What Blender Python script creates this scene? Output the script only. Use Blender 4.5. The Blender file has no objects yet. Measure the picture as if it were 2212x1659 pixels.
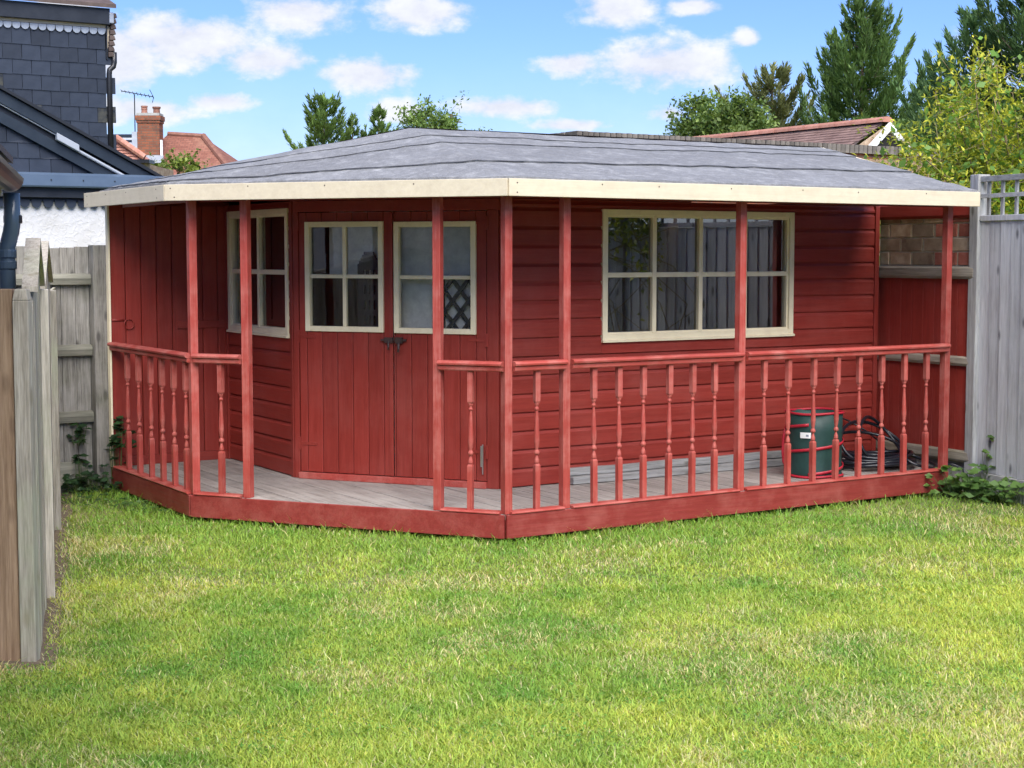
import bpy, bmesh, math, random
import numpy as np
from mathutils import Vector, Matrix

SC = bpy.context.scene
COL = SC.collection
R = math.radians
rnd = random.Random(7)
rng = np.random.default_rng(11)

# ------------------------------------------------------------------ camera
cam_d = bpy.data.cameras.new('camera')
cam = bpy.data.objects.new('camera', cam_d)
COL.objects.link(cam)
cam.location = (0, 0, 1.72)
cam.rotation_euler = (R(90 - 4.452), 0, 0)
cam_d.sensor_width = 36
cam_d.lens = 36 * 3449.4 / 2212
cam_d.shift_y = -10.6 / 2212
cam_d.clip_start = 0.05
cam_d.clip_end = 3000
SC.camera = cam

# ------------------------------------------------------------------ sun, sky, exposure
SUN = Vector((0.20, -0.82, 1.0)).normalized()
sun_d = bpy.data.lights.new('sun', 'SUN')
sun_d.energy = 3.2
sun_d.angle = R(60)
sun_d.color = (1.0, 0.95, 0.87)
sun = bpy.data.objects.new('sun', sun_d)
COL.objects.link(sun)
sun.rotation_euler = SUN.to_track_quat('Z', 'Y').to_euler()

SC.view_settings.view_transform = 'Standard'
SC.view_settings.look = 'None'
SC.view_settings.exposure = 1.25
SC.view_settings.gamma = 1.0
SC.view_settings.use_curve_mapping = False
SC.cycles.max_bounces = 5
SC.cycles.diffuse_bounces = 3
SC.cycles.glossy_bounces = 3
SC.cycles.transmission_bounces = 3
SC.cycles.caustics_reflective = False
SC.cycles.caustics_refractive = False
SC.cycles.transparent_max_bounces = 8
SC.cycles.use_denoising = True
SC.cycles.use_adaptive_sampling = True
SC.cycles.adaptive_threshold = 0.03


def build_world():
    w = bpy.data.worlds.new('World')
    SC.world = w
    w.use_nodes = True
    w.cycles.sampling_method = 'MANUAL'
    w.cycles.sample_map_resolution = 512
    nt = w.node_tree
    nt.nodes.clear()
    N, L = nt.nodes, nt.links

    def node(t, **k):
        n = N.new(t)
        for a, v in k.items():
            setattr(n, a, v)
        return n

    def mth(op, a, b=None, c=None, clamp=False):
        n = node('ShaderNodeMath', operation=op, use_clamp=clamp)
        for i, v in enumerate((a, b, c)):
            if v is None:
                continue
            if isinstance(v, (int, float)):
                n.inputs[i].default_value = v
            else:
                L.new(v, n.inputs[i])
        return n.outputs[0]
    out = node('ShaderNodeOutputWorld')
    bg = node('ShaderNodeBackground')
    sky = node('ShaderNodeTexSky', sky_type='NISHITA')
    sky.sun_disc = False
    sky.sun_elevation = math.asin(SUN.z)
    sky.sun_rotation = math.atan2(SUN.x, SUN.y)
    sky.air_density = 1.0
    sky.dust_density = 0.3
    sky.ozone_density = 2.5
    tc = node('ShaderNodeTexCoord')
    sep = node('ShaderNodeSeparateXYZ')
    L.new(tc.outputs['Generated'], sep.inputs[0])
    X, Y, Z = sep.outputs
    # fluffy noise in direction space
    mp = node('ShaderNodeMapping')
    mp.inputs['Scale'].default_value = (1, 1, 1.7)
    L.new(tc.outputs['Generated'], mp.inputs[0])
    n1 = node('ShaderNodeTexNoise')
    n1.inputs['Scale'].default_value = 34
    n1.inputs['Detail'].default_value = 9
    n1.inputs['Roughness'].default_value = 0.60
    L.new(mp.outputs[0], n1.inputs['Vector'])
    n2 = node('ShaderNodeTexNoise')
    n2.inputs['Scale'].default_value = 7.5
    n2.inputs['Detail'].default_value = 6
    n2.inputs['Roughness'].default_value = 0.6
    L.new(mp.outputs[0], n2.inputs['Vector'])
    blobs = [(-.198, .128, .055, .020), (-.150, .118, .035, .012), (-.130, .146, .032, .014), (-.235, .118, .030, .030),
             (-.056, .147, .032, .013), (-.088, .110, .036, .013), (.064, .150, .026, .014), (.110, .150, .018, .006),
             (.094, .116, .052, .018), (.036, .117, .022, .009), (-.072, .088, .020, .009), (-.005, .091, .042, .008),
             (-.178, .093, .024, .007), (.098, .087, .018, .007), (.142, .131, .009, .006), (-.225, .087, .040, .010),
             (.036, .080, .030, .005), (-.260, .145, .03, .02), (.33, .12, .06, .02), (-.42, .13, .07, .02)]
    acc = None
    nz = mth('MULTIPLY', mth('SUBTRACT', n1.outputs[0], 0.5), 2.3)
    for (bx, bz, rx, rz) in blobs:
        dx = mth('DIVIDE', mth('SUBTRACT', X, bx), rx)
        # flat base: below the centre the blob is thinner
        dz = mth('DIVIDE', mth('SUBTRACT', Z, bz), rz)
        d = mth('SQRT', mth('ADD', mth('MULTIPLY', dx, dx), mth('MULTIPLY', dz, dz)))
        v = mth('SUBTRACT', 1.0, d)
        acc = v if acc is None else mth('SMOOTH_MAX', acc, v, 0.25)
    front = mth('GREATER_THAN', Y, 0.0)
    acc = mth('ADD', mth('MULTIPLY', acc, front), mth('MULTIPLY', mth('SUBTRACT', 1.0, front), -0.1))
    acc = mth('MAXIMUM', acc, -1.4)
    dens = mth('ADD', acc, nz)
    mr = node('ShaderNodeMapRange', interpolation_type='SMOOTHSTEP')
    mr.inputs['From Min'].default_value = -0.12
    mr.inputs['From Max'].default_value = 0.62
    L.new(dens, mr.inputs['Value'])
    # generic clouds everywhere else
    g = node('ShaderNodeMapRange', interpolation_type='SMOOTHSTEP')
    g.inputs['From Min'].default_value = 0.56
    g.inputs['From Max'].default_value = 0.78
    L.new(n2.outputs[0], g.inputs['Value'])
    hi = node('ShaderNodeMapRange', interpolation_type='SMOOTHSTEP')
    hi.inputs['From Min'].default_value = 0.17
    hi.inputs['From Max'].default_value = 0.30
    L.new(Z, hi.inputs['Value'])
    gen = mth('MULTIPLY', g.outputs[0], mth('MAXIMUM', hi.outputs[0], mth('SUBTRACT', 1.0, front)))
    # thin veil near the horizon
    veil = node('ShaderNodeMapRange', interpolation_type='SMOOTHSTEP')
    veil.inputs['From Min'].default_value = 0.14
    veil.inputs['From Max'].default_value = 0.0
    veil.inputs['To Max'].default_value = 0.42
    L.new(Z, veil.inputs['Value'])
    vl = mth('MULTIPLY', veil.outputs[0], mth('ADD', 0.5, n2.outputs[0]))
    cov = mth('MAXIMUM', mth('MULTIPLY', mth('MAXIMUM', mr.outputs[0], gen), 0.94), vl, clamp=True)
    # cloud colour: white tops, faint lavender grey in the thick parts
    shade = node('ShaderNodeMapRange')
    shade.inputs['From Min'].default_value = 0.35
    shade.inputs['From Max'].default_value = 0.75
    L.new(n1.outputs[0], shade.inputs['Value'])
    cc = node('ShaderNodeMix', data_type='RGBA')
    cc.inputs['A'].default_value = (4.3, 4.4, 4.9, 1)
    cc.inputs['B'].default_value = (5.8, 5.85, 6.0, 1)
    L.new(shade.outputs[0], cc.inputs['Factor'])
    tint = node('ShaderNodeMix', data_type='RGBA', blend_type='MULTIPLY')
    tint.inputs['Factor'].default_value = 1
    tint.inputs['B'].default_value = (0.51, 0.645, 1.02, 1)
    L.new(sky.outputs[0], tint.inputs['A'])
    mix = node('ShaderNodeMix', data_type='RGBA')
    L.new(cov, mix.inputs['Factor'])
    L.new(tint.outputs['Result'], mix.inputs['A'])
    L.new(cc.outputs['Result'], mix.inputs['B'])
    L.new(mix.outputs['Result'], bg.inputs['Color'])
    bg.inputs['Strength'].default_value = 0.078
    L.new(bg.outputs[0], out.inputs[0])


build_world()

# ------------------------------------------------------------------ materials
MATS = {}


def newmat(name):
    m = bpy.data.materials.new(name)
    m.use_nodes = True
    nt = m.node_tree
    b = nt.nodes['Principled BSDF']
    MATS[name] = m
    return m, nt, b


def nd(nt, t, **k):
    n = nt.nodes.new(t)
    for a, v in k.items():
        setattr(n, a, v)
    return n


def noise(nt, vec, scale, detail=4, rough=0.55):
    n = nd(nt, 'ShaderNodeTexNoise')
    n.inputs['Scale'].default_value = scale
    n.inputs['Detail'].default_value = detail
    n.inputs['Roughness'].default_value = rough
    if vec is not None:
        nt.links.new(vec, n.inputs['Vector'])
    return n.outputs[0]


def ramp(nt, fac, pts):
    r = nd(nt, 'ShaderNodeValToRGB')
    e = r.color_ramp.elements
    while len(e) < len(pts):
        e.new(0.5)
    for i, (p, c) in enumerate(pts):
        e[i].position = p
        e[i].color = (*c, 1) if len(c) == 3 else c
    nt.links.new(fac, r.inputs[0])
    return r.outputs[0]


def mixc(nt, fac, a, b, blend='MIX'):
    m = nd(nt, 'ShaderNodeMix', data_type='RGBA', blend_type=blend)
    for s, v in (('Factor', fac), ('A', a), ('B', b)):
        if isinstance(v, (int, float)):
            m.inputs[s].default_value = v
        elif isinstance(v, tuple):
            m.inputs[s].default_value = (*v, 1)
        else:
            nt.links.new(v, m.inputs[s])
    return m.outputs['Result']


def rng_map(nt, v, a, b, c=0., d=1.):
    m = nd(nt, 'ShaderNodeMapRange')
    for i, x in zip(('From Min', 'From Max', 'To Min', 'To Max'), (a, b, c, d)):
        m.inputs[i].default_value = x
    nt.links.new(v, m.inputs['Value'])
    return m.outputs[0]


def bump(nt, b, h, strength, dist=0.01):
    n = nd(nt, 'ShaderNodeBump')
    n.inputs['Strength'].default_value = strength
    n.inputs['Distance'].default_value = dist
    nt.links.new(h, n.inputs['Height'])
    nt.links.new(n.outputs[0], b.inputs['Normal'])


def coords(nt, scale, kind='Object'):
    tc = nd(nt, 'ShaderNodeTexCoord')
    mp = nd(nt, 'ShaderNodeMapping')
    mp.inputs['Scale'].default_value = scale
    nt.links.new(tc.outputs[kind], mp.inputs[0])
    # a different piece of grain on each object
    oi = nd(nt, 'ShaderNodeObjectInfo')
    cb = nd(nt, 'ShaderNodeCombineXYZ')
    ml = nd(nt, 'ShaderNodeMath', operation='MULTIPLY')
    ml.inputs[1].default_value = 37.0
    nt.links.new(oi.outputs['Random'], ml.inputs[0])
    for i in range(3):
        nt.links.new(ml.outputs[0], cb.inputs[i])
    ad = nd(nt, 'ShaderNodeVectorMath', operation='ADD')
    nt.links.new(mp.outputs[0], ad.inputs[0])
    nt.links.new(cb.outputs[0], ad.inputs[1])
    return ad.outputs[0], oi.outputs['Random'], tc.outputs[kind]


def wood(name, c_dark, c_light, axis='z', rough=0.65, var=0.25, fade=None, fade_amt=0.0, fade_scale=3.0, knots=0.0, knot_c=(.1, .09, .08), grain=0.25, bumps=0.25, algae=None, spec=0.3):
    m, nt, b = newmat(name)
    s = {'z': (18, 18, 1.0), 'x': (1.0, 18, 18), 'y': (18, 1.0, 18), 'n': (10, 10, 10)}[axis]
    vec, rand, raw = coords(nt, s)
    g = noise(nt, vec, 2.2, 6, 0.65)
    fine = noise(nt, vec, 9, 4, 0.6)
    f = nd(nt, 'ShaderNodeMath', operation='MULTIPLY_ADD')
    nt.links.new(g, f.inputs[0])
    f.inputs[1].default_value = 1.0
    nt.links.new(rng_map(nt, fine, 0, 1, -grain, grain), f.inputs[2])
    col = mixc(nt, rng_map(nt, f.outputs[0], 0.3, 0.7), c_dark, c_light)
    # board to board difference
    br = rng_map(nt, rand, 0, 1, 1 - var, 1 + var)
    mb = nd(nt, 'ShaderNodeCombineColor')
    for i in range(3):
        nt.links.new(br, mb.inputs[i])
    col = mixc(nt, 1.0, col, mb.outputs[0], 'MULTIPLY')
    if fade:
        v2 = nd(nt, 'ShaderNodeMapping')
        v2.inputs['Scale'].default_value = tuple(1.0 if q > 5 else 0.35 for q in s)
        nt.links.new(vec, v2.inputs[0])
        sc2 = nd(nt, 'ShaderNodeMapping')
        nt.links.new(raw, sc2.inputs[0])
        fn = noise(nt, sc2.outputs[0], fade_scale, 5, 0.65)
        fn2 = noise(nt, vec, 6, 3, .6)
        mm = nd(nt, 'ShaderNodeMath', operation='MULTIPLY_ADD')
        nt.links.new(fn2, mm.inputs[0])
        mm.inputs[1].default_value = 0.35
        nt.links.new(fn, mm.inputs[2])
        col = mixc(nt, rng_map(nt, mm.outputs[0], 0.62, 0.9, 0, fade_amt), col, fade)
    if knots:
        mp = nd(nt, 'ShaderNodeMapping')
        mp.inputs['Scale'].default_value = {'z': (9, 9, 3.6), 'x': (3.6, 9, 9), 'y': (9, 3.6, 9), 'n': (5, 5, 5)}[axis]
        nt.links.new(raw, mp.inputs[0])
        vo = nd(nt, 'ShaderNodeTexVoronoi')
        vo.inputs['Scale'].default_value = 1.0
        nt.links.new(mp.outputs[0], vo.inputs['Vector'])
        kf = rng_map(nt, vo.outputs['Distance'], 0.09, 0.20, knots, 0)
        col = mixc(nt, kf, col, knot_c)
    if algae:
        an = noise(nt, raw, 2.3, 4, .6)
        col = mixc(nt, rng_map(nt, an, 0.5, 0.75, 0, .6), col, algae)
    nt.links.new(col, b.inputs['Base Color'])
    nt.links.new(rng_map(nt, g, 0.3, 0.7, rough - .08, min(1, rough + .1)), b.inputs['Roughness'])
    b.inputs['Specular IOR Level'].default_value = spec
    bump(nt, b, f.outputs[0], bumps, 0.003)
    return m


RED_D, RED_L = (.215, .0245, .0175), (.285, .0350, .0255)
for ax in 'xyz':
    wood('red_wall_' + ax, RED_D, RED_L, ax, rough=.5, var=.10, fade=(.36, .10, .085), fade_amt=.25, bumps=.2)
    wood('red_faded_' + ax, (.285, .040, .031), (.385, .066, .053), ax, rough=.55, var=.10, fade=(.50, .20, .17), fade_amt=.65, fade_scale=4, bumps=.3, knots=.25, knot_c=(.22, .03, .025))
    wood('red_base_' + ax, (.180, .023, .020), (.25, .036, .031), ax, rough=.5, var=.06, fade=(.38, .12, .10), fade_amt=.45, fade_scale=5, bumps=.25)
    wood('cream_weathered_' + ax, (.58, .505, .37), (.65, .575, .43), ax, rough=.5, var=.04, fade=(.36, .29, .20), fade_amt=.22, fade_scale=11, grain=.12, bumps=.15)  # worn cream, darkened to offset the strong sun on the fascia
    wood('cream_' + ax, (.82, .72, .50), (.88, .79, .58), ax, rough=.45, var=.03, fade=(.45, .36, .26), fade_amt=.25, fade_scale=9, grain=.1, bumps=.12)
    wood('grey_timber_' + ax, (.22, .215, .21), (.42, .42, .42), ax, rough=.8, var=.18, knots=.8, bumps=.5)
wood('deck_wood', (.19, .168, .155), (.34, .308, .285), 'y', rough=.75, var=.16, fade=(.46, .43, .40), fade_amt=.5, bumps=.5)
wood('fence_blue_grey', (.36, .36, .375), (.58, .585, .60), 'z', rough=.75, var=.20, knots=.9, knot_c=(.06, .06, .07), bumps=.5, fade=(.52, .53, .56), fade_amt=.6)
wood('fence_grey', (.115, .108, .095), (.29, .275, .25), 'z', rough=.8, var=.28, grain=.4, knots=.85, knot_c=(.08, .075, .07), bumps=.6, algae=(.12, .13, .075), fade=(.40, .385, .36), fade_amt=.5)
wood('fence_grey_h', (.15, .15, .12), (.30, .29, .24), 'x', rough=.8, var=.2, bumps=.5, algae=(.10, .11, .06))
wood('fence_pale', (.27, .24, .195), (.53, .485, .41), 'z', rough=.8, var=.22, grain=.4, knots=.6, knot_c=(.2, .16, .1), bumps=.5, algae=(.36, .40, .26))
wood('fence_brown', (.20, .125, .075), (.40, .28, .185), 'z', rough=.75, var=.1, knots=.5, knot_c=(.13, .08, .05), bumps=.5)
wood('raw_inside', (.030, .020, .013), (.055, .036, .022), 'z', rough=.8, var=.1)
wood('rail_weathered', (.17, .145, .11), (.34, .305, .25), 'y', rough=.85, var=.15, knots=.5, bumps=.6, algae=(.15, .15, .09))
wood('bark', (.07, .05, .038), (.14, .105, .08), 'z', rough=.9, var=.1, bumps=.8)
wood('twig', (.20, .15, .085), (.36, .29, .16), 'n', rough=.8, var=.1)


def plain(name, c, rough=.5, metal=0, var=0.0, nscale=0, c2=None, bumpd=0, bscale=50, spec=.5):
    m, nt, b = newmat(name)
    vec, rand, raw = coords(nt, (1, 1, 1))
    if nscale:
        f = noise(nt, raw, nscale, 5, .6)
        col = mixc(nt, rng_map(nt, f, .35, .65), c, c2 or c)
    else:
        col = mixc(nt, 0., c, c)
    if var:
        br = rng_map(nt, rand, 0, 1, 1 - var, 1 + var)
        mb = nd(nt, 'ShaderNodeCombineColor')
        for i in range(3):
            nt.links.new(br, mb.inputs[i])
        col = mixc(nt, 1., col, mb.outputs[0], 'MULTIPLY')
    nt.links.new(col, b.inputs['Base Color'])
    b.inputs['Roughness'].default_value = rough
    b.inputs['Metallic'].default_value = metal
    b.inputs['Specular IOR Level'].default_value = spec
    if bumpd:
        bump(nt, b, noise(nt, raw, bscale, 4, .6), bumpd, .006)
    return m


plain('slate', (.016, .0235, .039), .5, var=.22, nscale=5, c2=(.027, .036, .056), bumpd=.15, bscale=30, spec=.3)
plain('slate_pale', (.20, .23, .30), .35, var=.06, nscale=8, c2=(.34, .38, .44))
plain('fascia_dark', (.013, .017, .026), .45, nscale=8, c2=(.022, .027, .038), spec=.35)
plain('fascia_blue', (.070, .105, .165), .36, nscale=5, c2=(.085, .125, .19))
plain('rake_blue', (.013, .021, .034), .42, nscale=5, c2=(.021, .031, .046), spec=.35)
plain('plastic_black', (.012, .013, .016), .35)
plain('plastic_grey', (.055, .085, .125), .28)
plain('pale_plastic', (.34, .37, .42), .4)
plain('soffit_cream', (.62, .52, .38), .5)
plain('iron', (.035, .022, .020), .5, nscale=30, c2=(.06, .03, .025))
plain('steel', (.55, .55, .56), .3, metal=.9)
plain('white_paint', (.78, .78, .77), .5)
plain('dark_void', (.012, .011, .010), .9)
plain('clay_tile', (.20, .085, .060), .8, var=.25, nscale=9, c2=(.30, .14, .10), bumpd=.2)
plain('clay_ridge', (.36, .15, .105), .75, var=.15, nscale=12, c2=(.46, .23, .17), bumpd=.2)
plain('clay_dark', (.060, .042, .038), .8, var=.2, nscale=9, c2=(.10, .072, .062))
plain('brick_red', (.27, .075, .050), .85, var=.3, nscale=14, c2=(.36, .14, .10), bumpd=.4)
plain('brick_buff', (.22, .145, .095), .9, var=.35, nscale=10, c2=(.40, .31, .22), bumpd=.5)
plain('mortar', (.42, .37, .29), .95, nscale=20, c2=(.52, .47, .38), bumpd=.4)
plain('concrete', (.30, .30, .29), .9, nscale=12, c2=(.40, .395, .38), bumpd=.3)
plain('lead', (.33, .36, .42), .45, nscale=5, c2=(.42, .45, .50))
plain('bag_green', (.008, .036, .032), .55, nscale=9, c2=(.013, .052, .046), bumpd=.5, bscale=14)
plain('bag_red', (.42, .012, .030), .5)
plain('label_white', (.80, .80, .80), .5)
plain('label_print', (.24, .26, .32), .5)
plain('hose_black', (.010, .012, .018), .28)
plain('soil', (.10, .075, .05), .95, nscale=18, c2=(.19, .145, .095), bumpd=.6)
plain('bitumen', (.095, .097, .104), .85)
plain('coping', (.10, .088, .078), .9, var=.35, nscale=12, c2=(.19, .165, .145), bumpd=.4)
plain('flat_roof', (.10, .075, .065), .9, nscale=4, c2=(.15, .11, .09))


def render_mat():
    m, nt, b = newmat('roughcast')
    vec, rand, raw = coords(nt, (1, 1, 1))
    n1 = noise(nt, raw, 7, 3, .6)
    n2 = noise(nt, raw, 26, 4, .6)
    r = nd(nt, 'ShaderNodeMath', operation='ABSOLUTE')
    s = nd(nt, 'ShaderNodeMath', operation='SUBTRACT')
    s.inputs[1].default_value = .5
    nt.links.new(n1, s.inputs[0])
    nt.links.new(s.outputs[0], r.inputs[0])
    rd = rng_map(nt, r.outputs[0], 0, .06, 1, 0)
    ad = nd(nt, 'ShaderNodeMath', operation='MULTIPLY_ADD')
    nt.links.new(n2, ad.inputs[0])
    ad.inputs[1].default_value = .6
    nt.links.new(rd, ad.inputs[2])
    nt.links.new(mixc(nt, rng_map(nt, noise(nt, raw, 1.7, 5, .65), .45, .75), (.61, .61, .62), (.50, .49, .47)), b.inputs['Base Color'])
    b.inputs['Roughness'].default_value = .9
    bump(nt, b, ad.outputs[0], .28, .012)


render_mat()


def felt_mat():
    m, nt, b = newmat('roof_felt')
    vec, rand, raw = coords(nt, (1, 1, 1))
    sp = noise(nt, raw, 130, 3, .75)
    pa = noise(nt, raw, 2.2, 6, .65)
    st = nd(nt, 'ShaderNodeMapping')
    st.inputs['Scale'].default_value = (1.2, 7, 1)
    st.inputs['Rotation'].default_value = (0, 0, .35)
    nt.links.new(raw, st.inputs[0])
    sk = noise(nt, st.outputs[0], 3, 5, .6)
    c = mixc(nt, rng_map(nt, sp, .3, .7), (.098, .101, .109), (.278, .283, .297))
    c = mixc(nt, rng_map(nt, pa, .45, .75, 0, .55), c, (.28, .287, .305))
    c = mixc(nt, rng_map(nt, sk, .56, .75, 0, .55), c, (.38, .385, .40))
    md = noise(nt, raw, 22, 5, .7)
    c = mixc(nt, rng_map(nt, md, .35, .68, 0, .55), c, (.105, .108, .116))
    lt = noise(nt, raw, 9, 6, .75)
    c = mixc(nt, rng_map(nt, lt, .52, .75, 0, .6), c, (.40, .405, .415))
    br = rng_map(nt, rand, 0, 1, .94, 1.06)
    mb = nd(nt, 'ShaderNodeCombineColor')
    for i in range(3):
        nt.links.new(br, mb.inputs[i])
    c = mixc(nt, 1., c, mb.outputs[0], 'MULTIPLY')
    nt.links.new(c, b.inputs['Base Color'])
    b.inputs['Roughness'].default_value = .85
    bump(nt, b, sp, .6, .006)


felt_mat()


def glass_mat(name='window_glass', ior=1.85, low=.11):
    m, nt, b = newmat(name)
    nt.nodes.remove(b)
    out = nt.nodes['Material Output']
    tr = nd(nt, 'ShaderNodeBsdfTransparent')
    tr.inputs[0].default_value = (.90, .92, .92, 1)
    gl = nd(nt, 'ShaderNodeBsdfGlossy')
    gl.inputs['Roughness'].default_value = .012
    gl.inputs[0].default_value = (1, 1, 1, 1)
    tc = nd(nt, 'ShaderNodeTexCoord')
    bp = nd(nt, 'ShaderNodeBump')
    bp.inputs['Strength'].default_value = .004
    bp.inputs['Distance'].default_value = .01
    nt.links.new(noise(nt, tc.outputs['Object'], 4, 2, .5), bp.inputs['Height'])
    nt.links.new(bp.outputs[0], gl.inputs['Normal'])
    fr = nd(nt, 'ShaderNodeFresnel')
    fr.inputs['IOR'].default_value = ior
    dust = noise(nt, tc.outputs['Object'], 60, 4, .7)
    mx = nd(nt, 'ShaderNodeMixShader')
    nt.links.new(rng_map(nt, fr.outputs[0], 0, 1, low, 1), mx.inputs[0])
    nt.links.new(tr.outputs[0], mx.inputs[1])
    nt.links.new(gl.outputs[0], mx.inputs[2])
    df = nd(nt, 'ShaderNodeBsdfDiffuse')
    df.inputs[0].default_value = (.5, .5, .5, 1)
    m2 = nd(nt, 'ShaderNodeMixShader')
    nt.links.new(rng_map(nt, dust, .5, .8, .0, .05), m2.inputs[0])
    nt.links.new(mx.outputs[0], m2.inputs[1])
    nt.links.new(df.outputs[0], m2.inputs[2])
    nt.links.new(m2.outputs[0], out.inputs[0])


glass_mat()
glass_mat('door_glass', 1.5, .03)


def leaf_mat(name, trans=.35, rough=.5, spec=.3):
    """leaf colour comes from the per-leaf colour attribute"""
    m, nt, b = newmat(name)
    at = nd(nt, 'ShaderNodeAttribute', attribute_name='leafcol')
    nt.links.new(at.outputs['Color'], b.inputs['Base Color'])
    b.inputs['Roughness'].default_value = rough
    b.inputs['Specular IOR Level'].default_value = spec
    t = nd(nt, 'ShaderNodeBsdfTranslucent')
    mc = mixc(nt, 1., at.outputs['Color'], (1.25, 1.25, .6), 'MULTIPLY')
    nt.links.new(mc, t.inputs[0])
    mx = nd(nt, 'ShaderNodeMixShader')
    mx.inputs[0].default_value = trans
    nt.links.new(b.outputs[0], mx.inputs[1])
    nt.links.new(t.outputs[0], mx.inputs[2])
    nt.links.new(mx.outputs[0], nt.nodes['Material Output'].inputs[0])


leaf_mat('leaf', .35, .45)
leaf_mat('needle', .22, .55, .2)
leaf_mat('grass_blade', .40, .5, .25)


def ground_mat():
    m, nt, b = newmat('lawn_ground')
    vec, rand, raw = coords(nt, (1, 1, 1))
    a = noise(nt, raw, 1.1, 5, .6)
    f = noise(nt, raw, 60, 4, .7)
    c = mixc(nt, rng_map(nt, a, .4, .62), (.10, .15, .035), (.20, .21, .065))
    c = mixc(nt, rng_map(nt, f, .45, .75, 0, .7), c, (.25, .21, .11))
    nt.links.new(c, b.inputs['Base Color'])
    b.inputs['Roughness'].default_value = .95
    bump(nt, b, f, .8, .01)


ground_mat()


def tile_roof_mat():
    m, nt, b = newmat('far_tiles')
    vec, rand, raw = coords(nt, (1, 1, 1))
    br = nd(nt, 'ShaderNodeTexBrick')
    br.inputs['Scale'].default_value = 1
    br.inputs['Brick Width'].default_value = .17
    br.inputs['Row Height'].default_value = .10
    br.inputs['Mortar Size'].default_value = .006
    br.inputs['Color1'].default_value = (.19, .068, .045, 1)
    br.inputs['Color2'].default_value = (.26, .105, .070, 1)
    br.inputs['Mortar'].default_value = (.12, .05, .04, 1)
    tcu = nd(nt, 'ShaderNodeTexCoord')
    nt.links.new(tcu.outputs['UV'], br.inputs['Vector'])
    n = noise(nt, raw, 1.6, 5, .7)
    c = mixc(nt, rng_map(nt, n, .5, .8, 0, .6), br.outputs['Color'], (.34, .19, .13))
    nt.links.new(c, b.inputs['Base Color'])
    b.inputs['Roughness'].default_value = .85
    bump(nt, b, br.outputs['Fac'], .6, -.02)


tile_roof_mat()


def chimney_mat():
    m, nt, b = newmat('chimney_brick')
    vec, rand, raw = coords(nt, (1, 1, 1))
    mp = nd(nt, 'ShaderNodeMapping')
    mp.inputs['Rotation'].default_value = (R(90), 0, 0)
    nt.links.new(raw, mp.inputs[0])
    br = nd(nt, 'ShaderNodeTexBrick')
    br.inputs['Scale'].default_value = 1
    br.inputs['Brick Width'].default_value = .23
    br.inputs['Row Height'].default_value = .08
    br.inputs['Mortar Size'].default_value = .009
    br.inputs['Color1'].default_value = (.30, .095, .045, 1)
    br.inputs['Color2'].default_value = (.17, .060, .035, 1)
    br.inputs['Mortar'].default_value = (.14, .10, .075, 1)
    nt.links.new(mp.outputs[0], br.inputs['Vector'])
    n = noise(nt, raw, 3.0, 5, .7)
    c = mixc(nt, rng_map(nt, n, .5, .75, 0, .7), br.outputs['Color'], (.06, .045, .035))
    nt.links.new(c, b.inputs['Base Color'])
    b.inputs['Roughness'].default_value = .9
    bump(nt, b, br.outputs['Fac'], .5, -.01)


chimney_mat()


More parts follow.
